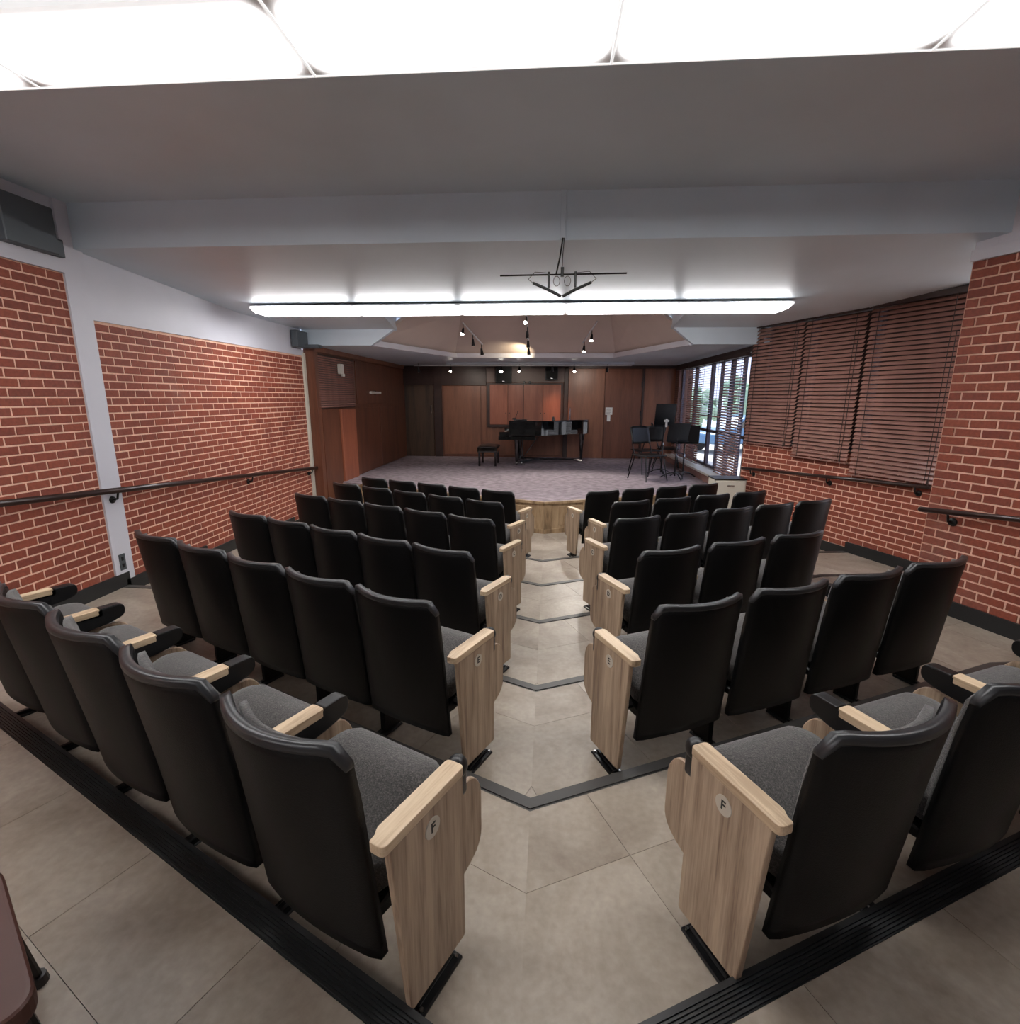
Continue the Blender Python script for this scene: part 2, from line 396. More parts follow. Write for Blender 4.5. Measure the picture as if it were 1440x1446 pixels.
def brick_wall(wall, p0, dirv, nrm, length, z0, z1, near_first, maxn=300, phase=0, skip=None, zbase=-.36):
    """courses of stretchers from p0 along dirv; bricks nearest near_first become parts, the rest one stuff part"""
    d = Vector(dirv).normalized(); n = Vector(nrm).normalized()
    items = []
    k0 = int(round((z0 - zbase) / BH)); k = k0
    while zbase + k * BH < z1 - .02:
        z = zbase + k * BH; off = ((k % 2) * .5 + phase) * BL
        s = -off
        while s < length:
            a, b = max(s, 0), min(s + BL, length)
            if b - a > .03:
                l = b - a - MJ; mid = (a + b) / 2
                if z + BH - MJ <= z1 + .03 and not (skip and skip(mid, z)):
                    items.append((mid, z, l))
            s += BL
        k += 1
    def dist(it):
        p = Vector((p0[0], p0[1], it[1])) + Vector((d.x, d.y, 0)) * it[0]
        return (p - Vector(near_first)).length
    items.sort(key=dist)
    ang = math.atan2(d.y, d.x)
    # outward (local +y) must equal n: with x=d, local y is d rotated +90
    flip = (-d.y * n.x + d.x * n.y) < 0
    rest = None
    for j, (mid, z, l) in enumerate(items):
        p = Vector((p0[0] + d.x * mid + n.x * .004, p0[1] + d.y * mid + n.y * .004, z))
        rz = ang + (math.pi if flip else 0)
        if j < maxn:
            o = link('brick', brick_mesh(l), wall, p + Vector((n.x, n.y, 0)) * random.uniform(-.0012, .0012), (0, random.uniform(-.004, .004), rz))
        else:
            if rest is None: rest = bmesh.new()
            tmp = brick_mesh(l); nv = len(rest.verts)
            m = Matrix.Translation(p) @ Matrix.Rotation(rz, 4, 'Z')
            vs = [rest.verts.new(m @ v.co) for v in tmp.vertices]
            for f in tmp.polygons: rest.faces.new([vs[q] for q in f.vertices])
    if rest is not None:
        o = link('bricks', mesh_from(rest, 'bricks', 'brick'), wall); o['kind'] = 'stuff'
def slab(name, mat, p0, dirv, nrm, length, z0, z1, thick, parent=None, front=0, bev=0):
    """upright slab whose room face lies `front` in front of the line p0->dir"""
    d = Vector(dirv).normalized(); n = Vector(nrm).normalized()
    a = Vector((p0[0], p0[1])) + Vector((n.x, n.y)) * front; b = a + Vector((d.x, d.y)) * length
    c = b - Vector((n.x, n.y)) * thick; e = a - Vector((n.x, n.y)) * thick
    bm = prism(ccw([tuple(a), tuple(b), tuple(c), tuple(e)]), 'z', z0, z1, None, bev)
    return link(name, mesh_from(bm, name, mat), parent)

# left wall: near bay, white column, far bay
XP = (1, 0); YP = (0, 1)
wl = slab('wall_left', 'mortar', (XL, -1.6), YP, XP, 5.70, -.7, 2.58, .25); tag(wl, 'red brick wall on the left, bay nearest the camera', kind='structure')
brick_wall(wl, (XL, 1.00), YP, XP, 3.10, -.15, 2.585, (XL, 4.1, 1.0), 300, phase=.2)
wl2 = slab('wall_left', 'mortar', (XL, 4.30), YP, XP, 3.90, -.7, 2.255, .25); tag(wl2, 'red brick wall on the left between white column and wood panelling', kind='structure')
brick_wall(wl2, (XL, 4.30), YP, XP, 3.76, -.36, 2.26, (XL + 1, 3.8, 1.2), 300, phase=.62)
colm = slab('trim_1', 'wall_paint', (XL, 4.10), YP, XP, .20, -.30, 3.14, .25, None, .018); tag(colm, 'white painted column between the two brick bays', kind='structure')
slab('upper_panel', 'wall_paint', (XL, 4.30), YP, XP, 3.80, 2.345, 3.14, .24, wl2, -.006)
slab('lintel', 'wall_paint', (XL, 4.30), YP, XP, 3.80, 2.255, 2.345, .25, wl2, .014)
slab('lintel', 'wall_paint', (XL, -1.6), YP, XP, 5.70, 2.58, 2.682, .25, wl, .03)
slab('upper_panel', 'wall_paint', (XL, -1.6), YP, XP, 5.70, 2.682, 3.14, .24, wl, -.006)
slab('trim_2', 'cream', (XL, 8.06), YP, XP, .07, -.36, 2.30, .2, None, .03)['kind'] = 'structure'
# grey duct boxes above the brick
t = thing('duct_box', 'dark grey metal box on the ledge above the nearest left brick wall', 'duct', (XL, 3.80, 2.684))
b_ = bx(.002, .10, -.20, .20, 0, .325, None, .006); link('casing', mesh_from(b_, 'casing', 'grey_metal'), t)
b_ = bx(.002, .06, .205, .29, 0, .13, None, .004); link('end_cap', mesh_from(b_, 'end_cap', 'grey_metal'), t)
t = thing('duct_box', 'small dark grey metal box high up where left wall meets stage beam', 'duct', (XL, 7.85, 2.36))
b_ = bx(.02, .12, -.12, .22, 0, .24, None, .006); link('casing', mesh_from(b_, 'casing', 'grey_metal'), t)
b_ = bx(.12, .34, .08, .22, 0, .05, None, .004); link('flange', mesh_from(b_, 'flange', 'grey_metal'), t)

# right pier (angled 20 degrees) and window wall
A20 = math.radians(20)
DR = (math.sin(A20), -math.cos(A20)); NR = (-math.cos(A20), -math.sin(A20))     # towards the camera; into the room
PC = (3.15, 4.42)
wp = slab('wall_right', 'mortar', PC, DR, NR, 3.2, -.7, 2.635, .22); tag(wp, 'red brick pier on the right next to the blinds', kind='structure')
brick_wall(wp, PC, DR, NR, 3.0, -.15, 2.635, (3.2, 4.4, 1.0), 300, phase=.0)
slab('lintel', 'wall_paint', PC, DR, NR, 3.2, 2.635, 2.715, .25, wp, .035, .004)
slab('upper_panel', 'wall_paint', (PC[0] + .02, PC[1] - .05), DR, NR, 3.15, 2.715, 3.14, .22, wp, -.0)
WC = (3.02, 8.265); WLEN = 2.95
wr = slab('wall_right', 'mortar', WC, DR, NR, WLEN, -.7, 1.0, .25); tag(wr, 'low red brick wall under the closed blinds on the right', kind='structure')
brick_wall(wr, WC, DR, NR, WLEN, -.36, 1.0, (3.9, 5.5, .4), 300, phase=.3)
slab('header', 'dark_wood', WC, DR, NR, WLEN, 2.69, 2.80, .25, wr, .06)
slab('jamb', 'dark_wood', WC, DR, NR, .10, 1.0, 2.69, .25, wr, .02)
# pier return back to the window wall
slab('pier_return', 'mortar', PC, (math.cos(A20), math.sin(A20)), (-math.sin(A20), math.cos(A20)), 1.35, -.7, 2.62, .15, wp, .0)
slab('pier_cap', 'wall_paint', PC, (math.cos(A20), math.sin(A20)), (-math.sin(A20), math.cos(A20)), 1.35, 2.62, 3.14, .15, wp, .004)
# windows behind the blinds
secs = [(.18, .98, .97), (1.0, 1.87, .86), (1.9, 2.83, .735)]
for k, (s0, s1, zb) in enumerate(secs):
    w = bpy.data.objects.new('window_%d' % (k + 1), None); COL.objects.link(w); w['kind'] = 'structure'
    p = (WC[0] + DR[0] * s0, WC[1] + DR[1] * s0); L = s1 - s0
    slab('window_frame', 'window_frame', p, DR, NR, .05, 1.0, 2.69, .06, w, -.12)
    slab('window_frame', 'window_frame', (p[0] + DR[0] * (L - .05), p[1] + DR[1] * (L - .05)), DR, NR, .05, 1.0, 2.69, .06, w, -.12)
    slab('window_frame', 'window_frame', p, DR, NR, L, 1.0, 1.05, .06, w, -.12)
    slab('pane', 'dark_wood', (p[0] + DR[0] * .05, p[1] + DR[1] * .05), DR, NR, L - .1, 1.05, 2.69, .01, w, -.14)  # opaque dark sheet instead of glass, paints the shade in the slat gaps
slab('sill', 'dark_wood', WC, DR, NR, WLEN, .99, 1.01, .25, wr, .01)

def blind(label, p, d, nrm, L, ztop, zbot, tilt, pitch=.049, width=.05, thick=.003, mat='blind_slat', cords=2, gap=None):
    dv = Vector((d[0], d[1], 0)); nv = Vector((nrm[0], nrm[1], 0))
    ang = math.atan2(d[1], d[0])
    if (-d[1] * nrm[0] + d[0] * nrm[1]) < 0: ang += math.pi
    c = Vector((p[0], p[1], 0)) + dv * L / 2 + nv * .05
    t = thing('window_blind', label, 'blind', (c.x, c.y, zbot), ang)
    H = ztop - zbot
    link('headrail', mesh_from(bx(-L / 2, L / 2, -.03, .03, H - .06, H, None, .003), 'headrail', 'dark_wood'), t)
    link('bottom_rail', mesh_from(bx(-L / 2 + .005, L / 2 - .005, -.025, .025, 0, .02, None, .003), 'bottom_rail', mat), t)
    sm = bmesh.new(); prism([(-width / 2, 0), (0, .003), (width / 2, 0), (width / 2, thick), (0, .003 + thick), (-width / 2, thick)], 'x', -L / 2 + .006, L / 2 - .006, sm)
    sme = mesh_from(sm, 'slat', mat)
    z = .055
    while z < H - .07:
        link('slat', sme, t, (0, 0, z), (tilt, 0, 0)); z += pitch
    for k in range(cords):
        x = (-L / 2 + .12) if k == 0 else (L / 2 - .12) if k == 1 else 0
        bm = bmesh.new(); tube(bm, (x, .032, .01), (x, .032, H - .05), .003, seg=6)
        link('cord', mesh_from(bm, 'cord', 'dark_wood'), t)
    return t, sme
names3 = ['brown slatted blind, farthest of the three closed ones, ending highest above the brick', 'brown slatted blind in the middle of the three closed ones', 'brown slatted blind beside the brick pier, hanging lowest of the closed ones']
for (s0, s1, zb), nm in zip(secs, names3):
    a0, a1 = (.06 if s0 < .5 else s0), s1 if s1 < 2.5 else 2.93
    p = (WC[0] + DR[0] * a0, WC[1] + DR[1] * a0)
    t, _ = blind(nm, p, DR, NR, a1 - a0, 2.69, zb, math.radians(-50))
    # pull cord with tassels
    bm = bmesh.new(); x = (a1 - a0) / 2 - .06
    path_tube(bm, [(-x, .045, 1.55), (-x, .05, .35), (-x + .01, .055, .08)], .0035, 6); tube(bm, (-x + .01, .055, .09), (-x + .01, .055, .03), .006, .012, 8)
    link('pull_cord', mesh_from(bm, 'pull_cord', 'dark_wood'), t)

# baseboards: one per floor level along each wall
def base_seg(name, x0, y0, x1, y1, z, nrm, num):
    d = Vector((x1 - x0, y1 - y0)); o = slab(name, 'rubber', (x0, y0), tuple(d), nrm, d.length, z - .01, z + .125, .02, None, .022)
    tag(o, kind='structure'); return o
ys = [-1.5] + [edge_y(i, XL) for i in range(6)] + [8.05]
for i in range(7): base_seg('baseboard_left', XL, ys[i], XL, ys[i + 1] + (.04 if i < 6 else 0), ZL[i], XP, i)
def on_line(P0, s): return (P0[0] + DR[0] * s, P0[1] + DR[1] * s)
def cross(P0, i):       # where step edge i meets the right wall line
    lo, hi = -2, 4
    for _ in range(40):
        m = (lo + hi) / 2; p = on_line(P0, m)
        if p[1] > edge_y(i, p[0]): lo = m
        else: hi = m
    return lo
for P0, L in ((WC, WLEN), (PC, 2.2)):
    cuts = [(i, cross(P0, i)) for i in range(6)]
    for i in range(7):
        s1 = L if i == 0 else min(L, cuts[i - 1][1]); s0 = 0 if i == 6 else max(0, cuts[i][1])
        if s1 - s0 > .02:
            a, b = on_line(P0, s0), on_line(P0, s1)
            base_seg('baseboard_right', a[0], a[1], b[0], b[1], ZL[i], NR, i)

# outlet plate on the column
t = thing('outlet_plate', 'grey metal socket plate low on the white column', 'socket', (XL + .018, 4.185, .16))
link('plate', mesh_from(bx(0, .006, -.035, .035, -.075, .075, None, .003), 'plate', 'grey_metal'), t)
bm = bmesh.new(); bx(.006, .008, -.012, .012, .015, .05, bm); bx(.006, .008, -.012, .012, -.05, -.015, bm)
link('socket_faces', mesh_from(bm, 'socket_faces', 'black_metal'), t)

# ------------------------------------------------------------------ handrails
def handrail(label, pts, off, brackets, r=.021):
    """pts = wall points (x,y,z) along the wall, off = unit vector into the room"""
    t = thing('handrail', label, 'handrail', pts[0])
    o = Vector((off[0], off[1], 0)) * .075; b0 = Vector(pts[0])
    bm = bmesh.new(); P = [Vector(p) - b0 + o for p in pts]
    path_tube(bm, P, r, 12)
    for p in (P[0], P[-1]): bmesh.ops.create_uvsphere(bm, u_segments=12, v_segments=8, radius=r, matrix=Matrix.Translation(p))
    link('rail', mesh_from(bm, 'rail', 'rail_wood', True), t)
    for f in brackets:
        p = Vector(pts[0]).lerp(Vector(pts[-1]), f) - b0
        bm = bmesh.new(); n3 = Vector((off[0], off[1], 0))
        tube(bm, p + Vector((0, 0, -.085)) + n3 * .004, p + Vector((0, 0, -.085)) + n3 * .018, .034, .03, 14)
        path_tube(bm, [p + Vector((0, 0, -.085)) + n3 * .01, p + Vector((0, 0, -.075)) + n3 * .06, p + n3 * .075 + Vector((0, 0, -.012))], .009, 8)
        link('bracket', mesh_from(bm, 'bracket', 'black_metal', True), t)
handrail('dark wooden handrail running along the left brick wall', [(XL + .01, 2.2, .985), (XL + .01, 8.10, .50)], XP, (.12, .337, .69, .975), .025)
a = on_line(PC, .0); b = on_line(PC, 1.6)
handrail('dark wooden handrail on the right brick pier', [(a[0], a[1], .745), (b[0], b[1], .90)], NR, (.13, .8))
a = on_line(WC, .12); b = on_line(WC, 2.86)
handrail('dark wooden handrail under the blinds on the right', [(a[0], a[1], .585), (b[0], b[1], .745)], NR, (.06, .55, .95))

# ------------------------------------------------------------------ ceiling
ce = bx(XL - .3, 5.2, -1.6, 4.217, 3.12, 3.3, bx(XL - .3, 5.2, -1.7, 13.5, 3.3, 3.4)); ceil = link('ceiling', mesh_from(ce, 'ceiling', 'ceiling_paint')); tag(ceil, kind='structure')
bm = bmesh.new()
prism([(4.217, 2.785), (6.5, 2.645), (6.7, 2.645), (6.7, 3.3), (4.217, 3.3)], 'x', XL - .3, 4.4, bm)
prism(ccw([(XL - .3, 6.7), (-2.12, 6.7), (-2.40, 8.3), (XL - .3, 8.3)]), 'z', 2.645, 3.3, bm)
prism(ccw([(4.4, 6.7), (1.62, 6.7), (1.80, 8.3), (4.4, 8.3)]), 'z', 2.645, 3.3, bm)
lower = link('lower_ceiling', mesh_from(bm, 'lower_ceiling', 'ceiling_paint'), ceil)
# conduit on the drop face
B('conduit', 'ceiling_paint', .055, .095, 4.195, 4.217, 2.79, 3.12, ceil, .003)
# stage beam with its notch
bm = bmesh.new()
for pts in ([(-3.86, 2.41), (-2.76, 2.41), (-2.40, 2.645), (-3.86, 2.645)], [(2.10, 2.41), (3.04, 2.41), (3.04, 2.645), (1.80, 2.645)]):
    prism(pts, 'y', 8.12, 8.22, bm)
link('stage_beam', mesh_from(bm, 'stage_beam', 'ceiling_paint'), ceil)
# flat stage ceiling around the tray
ring = [(-2.76, 8.2), (-1.90, 10.62), (1.27, 10.69), (2.10, 8.2)]
bm = bmesh.new()
for pts in ([(-3.9, 8.2), ring[0], ring[1], (-3.9, 10.62)], [ring[3], (3.4, 8.2), (3.4, 10.69), ring[2]], [(-3.9, 10.62), ring[1], ring[2], (3.4, 10.69), (3.4, 13.5), (-3.9, 13.5)]):
    prism(ccw(pts), 'z', 2.41, 2.50, bm)
bm2 = bm; link('stage_ceiling', mesh_from(bm2, 'stage_ceiling', 'ceiling_paint'), ceil)
# tray trim, sloping facets and top
top = [(-1.75, 8.1), (-1.55, 9.35), (1.0, 9.4), (1.3, 8.1)]
bm = bmesh.new()
for (a, b) in ((0, 1), (1, 2), (2, 3)):
    A, Bq = Vector(ring[a]), Vector(ring[b]); d = (Bq - A).normalized(); n = Vector((-d.y, d.x))
    if n.dot(Vector((-.3, 9)) - A) < 0: n = -n
    prism(ccw([tuple(A), tuple(Bq), tuple(Bq + n * .05), tuple(A + n * .05)]), 'z', 2.405, 2.49, bm)
link('tray_trim', mesh_from(bm, 'tray_trim', 'wall_paint'), ceil)
bm = bmesh.new()
for (a, b) in ((0, 1), (1, 2), (2, 3)):
    v = [bm.verts.new((ring[a][0], ring[a][1], 2.49)), bm.verts.new((ring[b][0], ring[b][1], 2.49)), bm.verts.new((top[b][0], top[b][1], 3.08)), bm.verts.new((top[a][0], top[a][1], 3.08))]
    w_ = [bm.verts.new(x.co + Vector((0, 0, .05))) for x in v]
    bm.faces.new(v); bm.faces.new(w_)
    for k in range(4): bm.faces.new((v[k], v[(k + 1) % 4], w_[(k + 1) % 4], w_[k]))
bmesh.ops.recalc_face_normals(bm, faces=bm.faces[:])
prism(ccw([(-3, 6.6), (2.4, 6.6), (2.4, 10), (-3, 10)]), 'z', 3.08, 3.16, bm)
link('tray_facets', mesh_from(bm, 'tray_facets', 'tray_paint'), ceil)
B('ledge', 'ceiling_paint', -2.35, 1.85, 11.95, 12.03, 2.36, 2.41, ceil, .004)

# ------------------------------------------------------------------ fluorescent fixtures
def troffer(label, xs, y0, y1, zb, zt, group=None):
    t = thing('ceiling_light', label, 'light', ((xs[0] + xs[-1]) / 2, (y0 + y1) / 2, zb))
    ox, oy = t.location.x, t.location.y
    link('housing', mesh_from(bx(xs[0] - ox - .01, xs[-1] - ox + .01, y0 - oy - .008, y1 - oy + .008, .03, zt - zb, None, .004), 'housing', 'lamp_housing'), t)
    bm = bmesh.new()
    prism([(y0 - oy - .008, 0), (y0 - oy + .006, -.004), (y0 - oy + .006, .03), (y0 - oy - .008, .03)], 'x', xs[0] - ox, xs[-1] - ox, bm)
    prism([(y1 - oy - .006, -.004), (y1 - oy + .008, 0), (y1 - oy + .008, .03), (y1 - oy - .006, .03)], 'x', xs[0] - ox, xs[-1] - ox, bm)
    link('edge_frame', mesh_from(bm, 'edge_frame', 'lens_rib'), t)
    for a, b in zip(xs, xs[1:]):
        L = b - a - .012
        link('diffuser', mesh_from(bx(-L / 2, L / 2, -(y1 - y0) / 2 + .007, (y1 - y0) / 2 - .007, 0, .028, None), 'diffuser', 'diffuser'), t, ((a + b) / 2 - ox, 0, 0))
    for x in xs: link('divider', mesh_from(bx(-.005, .005, -(y1 - y0) / 2, (y1 - y0) / 2, -.004, .03), 'divider', 'lens_rib'), t, (x - ox, 0, 0))
    return t
xs = [-2.287 - 1.253, -2.287, -1.026, .225, 1.471, 2.724]
troffer('long white fluorescent fitting across the ceiling above the nearest seats', xs, 2.03, 2.48, 2.97, 3.118)
troffer('unseen white fluorescent fitting added behind the camera to brighten the floor', xs[:3], -1.05, -.60, 2.97, 3.118)  # out of view, added to brighten the floor at the near left
def wrap_light(label, x0, x1, n, y0, y1, zc, zb):
    t = thing('ceiling_light', label, 'light', ((x0 + x1) / 2, (y0 + y1) / 2, zb)); L = x1 - x0; h = (y1 - y0) / 2; H = zc - zb
    link('housing', mesh_from(bx(-L / 2, L / 2, -h, h, H - .015, H, None, .003), 'housing', 'lamp_housing'), t)
    s = L / n
    for k in range(n):
        e0 = .05 if k == 0 else .0; e1 = .05 if k == n - 1 else .0
        bm = bmesh.new()
        lo = [(-s / 2 + e0 + .004, -h * .8), (s / 2 - e1 - .004, -h * .8), (s / 2 - e1 - .004, h * .8), (-s / 2 + e0 + .004, h * .8)]
        hi = [(-s / 2 + .004, -h), (s / 2 - .004, -h), (s / 2 - .004, h), (-s / 2 + .004, h)]
        v = [bm.verts.new((x, y, 0)) for x, y in lo]; w_ = [bm.verts.new((x, y, .045)) for x, y in hi]; u_ = [bm.verts.new((x, y, H - .015)) for x, y in hi]
        bm.faces.new(v); bm.faces.new(u_)
        for q in range(4):
            bm.faces.new((v[q], v[(q + 1) % 4], w_[(q + 1) % 4], w_[q])); bm.faces.new((w_[q], w_[(q + 1) % 4], u_[(q + 1) % 4], u_[q]))
        bmesh.ops.recalc_face_normals(bm, faces=bm.faces[:])
        link('diffuser', mesh_from(bm, 'diffuser', 'diffuser_wrap'), t, (-L / 2 + s * (k + .5), 0, 0))
    return t
wrap_light('long white fluorescent fitting across the ceiling in front of the stage', -3.46, 2.58, 5, 6.02, 6.38, 2.655, 2.575)

# ------------------------------------------------------------------ microphone bar
t = thing('microphone_bar', 'black bar with two angled microphones hanging below the ceiling step', 'microphone', (.075, 4.10, 2.52))
bm = bmesh.new(); tube(bm, (-.46, 0, -.002), (.47, 0, .004), .006, seg=8); link('crossbar', mesh_from(bm, 'crossbar', 'black_metal'), t)
bm = bmesh.new(); path_tube(bm, [(.0, .05, .262), (-.02, .03, .12), (-.045, .0, .0)], .006, 6); link('hanger', mesh_from(bm, 'hanger', 'black_metal'), t)
bm = bmesh.new(); path_tube(bm, [(.01, .05, .262), (.0, .02, .12), (.0, 0, .02)], .003, 6); tube(bm, (0, 0, .05), (0, 0, -.015), .012, seg=10); link('clamp', mesh_from(bm, 'clamp', 'black_metal'), t)
for s in (-1, 1):
    bm = bmesh.new(); path_tube(bm, [(s * .098, 0, .02), (s * .098, 0, -.09)], .009, 8); link('drop_arm', mesh_from(bm, 'drop_arm', 'black_metal'), t)
    bm = bmesh.new(); tube(bm, (s * .215, -.0, -.055), (s * .1, -.01, -.105), .010, .011, 10); tube(bm, (s * .1, -.01, -.105), (s * .005, -.02, -.155), .011, .011, 10)
    link('microphone', mesh_from(bm, 'microphone', 'black_metal'), t)
    bm = bmesh.new(); pts = [(s * .04 + .024 * math.cos(a * math.pi / 5), .0, -.045 + .035 * math.sin(a * math.pi / 5)) for a in range(11)]
    path_tube(bm, pts, .002, 5); pts = [(s * .215, 0, -.055), (s * .25, 0, -.03), (s * .2, 0, .02), (s * .1, 0, .012)]; path_tube(bm, pts, .002, 5)
    link('cable', mesh_from(bm, 'cable', 'black_metal'), t)

# ------------------------------------------------------------------ seats
def back_fn(hw, z0, z1, tr0, tr1, thick, curve, cr, bulge=0, arch=.02, wc=.80):
    def fn(u, v, s):
        w = 2 * u - 1; aw = abs(w)
        z = z0 + (z1 - z0) * v
        q = max(0, (aw - wc) / (1 - wc))
        drop = cr * (1 - math.sqrt(max(0, 1 - q * q)))
        z -= drop * max(0, (v - .75) / .25) ** 1.0
        z += arch * (1 - w * w) * (1 - v) ** 3
        hh = hw * (1 - .02 * v)
        t = tr0 + (tr1 - tr0) * v + curve * w * w * (.45 + .55 * v)
        edge = min(1, (1 - aw) / .10, (1 - v) / .05 + .15)
        th = thick * (.84 + .16 * max(0, edge)) + bulge * (1 - w ** 4) * math.sin(math.pi * min(1, max(0, v))) * s
        return (hh * w, t + (th if s else (1 - max(0, edge)) * .006), z)
    return fn
def build_meshes(sg):
    """sg=+1: aisle on local -x (right bank); sg=-1 mirrored (left bank)"""
    M = {}
    def fin(bm, name, mat, smooth=False):
        if sg < 0:
            bmesh.ops.scale(bm, vec=(-1, 1, 1), verts=bm.verts); bmesh.ops.reverse_faces(bm, faces=bm.faces)
        M[name] = mesh_from(bm, name, mat, smooth)
    bm = bmesh.new(); grid_solid(bm, back_fn(.236, .205, .878, -.012, -.122, .036, .078, .055), 18, 16); fin(bm, 'backrest', 'black_shell', True)
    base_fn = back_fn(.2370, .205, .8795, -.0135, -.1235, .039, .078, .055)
    bm = bmesh.new(); grid_solid(bm, lambda u, v, s: base_fn(u, .968 + .032 * v, s), 18, 3); fin(bm, 'rim_highlight', 'black_highlight', True)  # lighter strip: highlight along the top of the back, put into the colour
    bm = bmesh.new(); grid_solid(bm, back_fn(.207, .38, .850, -.002, -.080, .03, .066, .05, .02), 12, 10); fin(bm, 'back_cushion', 'fabric', True)
    # tipped-up seat
    prof = round_poly([(.045, .335), (.045, .43), (.17, .515), (.27, .57), (.385, .545), (.385, .43), (.30, .40)], [.01, .03, .05, .06, .07, .05, .02], 6)
    bm = bmesh.new(); nx = 14; hw = .216
    rings = []
    for i in range(nx + 1):
        w = -1 + 2 * i / nx; k = 1 - .30 * max(0, (abs(w) - .66) / .34) ** 2.4
        cy, cz = .2, .45
        rings.append([bm.verts.new((hw * w, cy + (a - cy) * (k if True else 1), cz + (b - cz) * k)) for a, b in prof])
    for i in range(nx):
        for j in range(len(prof)):
            bm.faces.new((rings[i][j], rings[i][(j + 1) % len(prof)], rings[i + 1][(j + 1) % len(prof)], rings[i + 1][j]))
    bm.faces.new(rings[0][::-1]); bm.faces.new(rings[-1]); bmesh.ops.recalc_face_normals(bm, faces=bm.faces[:])
    fin(bm, 'seat', 'fabric', True)
    bm = prism(round_poly([(.05, .325), (.31, .385), (.37, .45), (.355, .40), (.29, .345), (.12, .285), (.05, .29)], .012, 3), 'x', -.21, .21, None, .006, 1); fin(bm, 'seat_pan', 'black_plastic')
    # aisle end: arm cap, wood panel, disc
    cap = round_poly([(-.317, -.022), (-.272, -.022), (-.270, .0), (-.259, .018), (-.259, .296), (-.317, .296)], [.018, .008, .006, .008, .016, .014], 4)
    bm = prism(cap, 'z', .607, .635, None, .003, 2); fin(bm, 'armrest_end', 'arm_wood')
    pan = round_poly([(.002, .606), (.030, .075), (.066, .075), (.30, .062 + .0), (.292, .05)][:0] or [(.002, .606), (.050, .066), (.060, .060), (.285, .052), (.292, .060), (.292, .606)], [0, 0, 0, 0, 0, 0], 3)
    bm = prism(pan, 'x', -.314, -.292, None, .0025, 1); fin(bm, 'end_panel', 'seat_wood')
    # folding tablet
    tab = round_poly([(.20, .53), (.20, .22), (.33, .215), (.425, .26), (.425, .47), (.38, .532)], [.01, .01, .05, .06, .05, .04], 5)
    bm = prism(tab, 'x', -.287, -.271, None, .003, 1); fin(bm, 'tablet_end', 'seat_wood')
    bm = bmesh.new(); bmesh.ops.create_uvsphere(bm, u_segments=14, v_segments=10, radius=.036, matrix=Matrix.Translation((-.268, .326, .590)) @ Matrix.Diagonal((.85, 1, 1, 1)))
    box(bm, (-.272, .318, .545), (.036, .06, .09), .010, 2); fin(bm, 'hinge_cap_end', 'black_plastic', True)
    bm = bmesh.new(); box(bm, (-.281, .165, .31), (.022, .13, .60), .003); tube(bm, (-.285, .15, .30), (-.20, .12, .33), .02, .02, 10); fin(bm, 'support_end', 'black_metal')
    def foot(x):
        bm = bmesh.new(); box(bm, (x, .168, .006), (.066, .19, .012), .004, 1); box(bm, (x, .168, .018), (.024, .16, .014), .004, 1)
        return bm
    fin(foot(-.291), 'foot_plate_end', 'black_metal')
    def bolts(x):
        bm = bmesh.new()
        for dx in (-.02, .02):
            for dy in (.088, .248): tube(bm, (x + dx, dy, .011), (x + dx, dy, .02), .007, .006, 8)
        return bm
    fin(bolts(-.291), 'bolts_end', 'steel')
    bm = bmesh.new(); tube(bm, (-.3138, .155, .547), (-.3165, .155, .547), .029, .029, 28); fin(bm, 'disc', 'disc')
    # inner arm, local x = 0 at arm centre
    bm = prism(round_poly([(-.027, .045), (.027, .045), (.027, .285), (-.027, .285)], [.004, .004, .012, .012], 3), 'z', .603, .632, None, .003, 2); fin(bm, 'armrest_mid', 'arm_wood')
    prof = round_poly([(.05, .602), (.05, .56), (.12, .53), (.32, .55), (.388, .57), (.388, .632), (.289, .632), (.285, .602)], [.004, .01, .03, .03, .03, .03, .006, .0], 6)
    bm = prism(prof, 'x', -.026, .026, None, .006, 2); fin(bm, 'hinge_cap_mid', 'black_plastic')
    bm = prism(tab, 'x', .004, .020, None, .003, 1); fin(bm, 'tablet_mid', 'seat_wood')
    bm = bmesh.new(); box(bm, (0, .165, .26), (.03, .13, .52), .004); tube(bm, (-.10, .13, .33), (.10, .13, .33), .018, .018, 10); fin(bm, 'support_mid', 'black_metal')
    b1 = foot(0); b2 = bolts(0)
    for q in (b1, b2): bmesh.ops.translate(q, vec=(0, -.045, 0), verts=q.verts)
    fin(b1, 'foot_plate_mid', 'black_metal'); fin(b2, 'bolts_mid', 'steel')
    return M
SM = {1: build_meshes(1), -1: build_meshes(-1)}
def letter_mesh(ch, sg):
    c = bpy.data.curves.new('letter', 'FONT'); c.body = ch; c.size = .040; c.align_x = 'CENTER'; c.align_y = 'CENTER'; c.extrude = .0004; c.offset = .0008
    o = bpy.data.objects.new('tmp', c); COL.objects.link(o); dg = bpy.context.evaluated_depsgraph_get(); dg.update()
    me = bpy.data.meshes.new_from_object(o.evaluated_get(dg)); bpy.data.objects.remove(o); me.materials.clear(); me.materials.append(MATS['ink'])
    return me
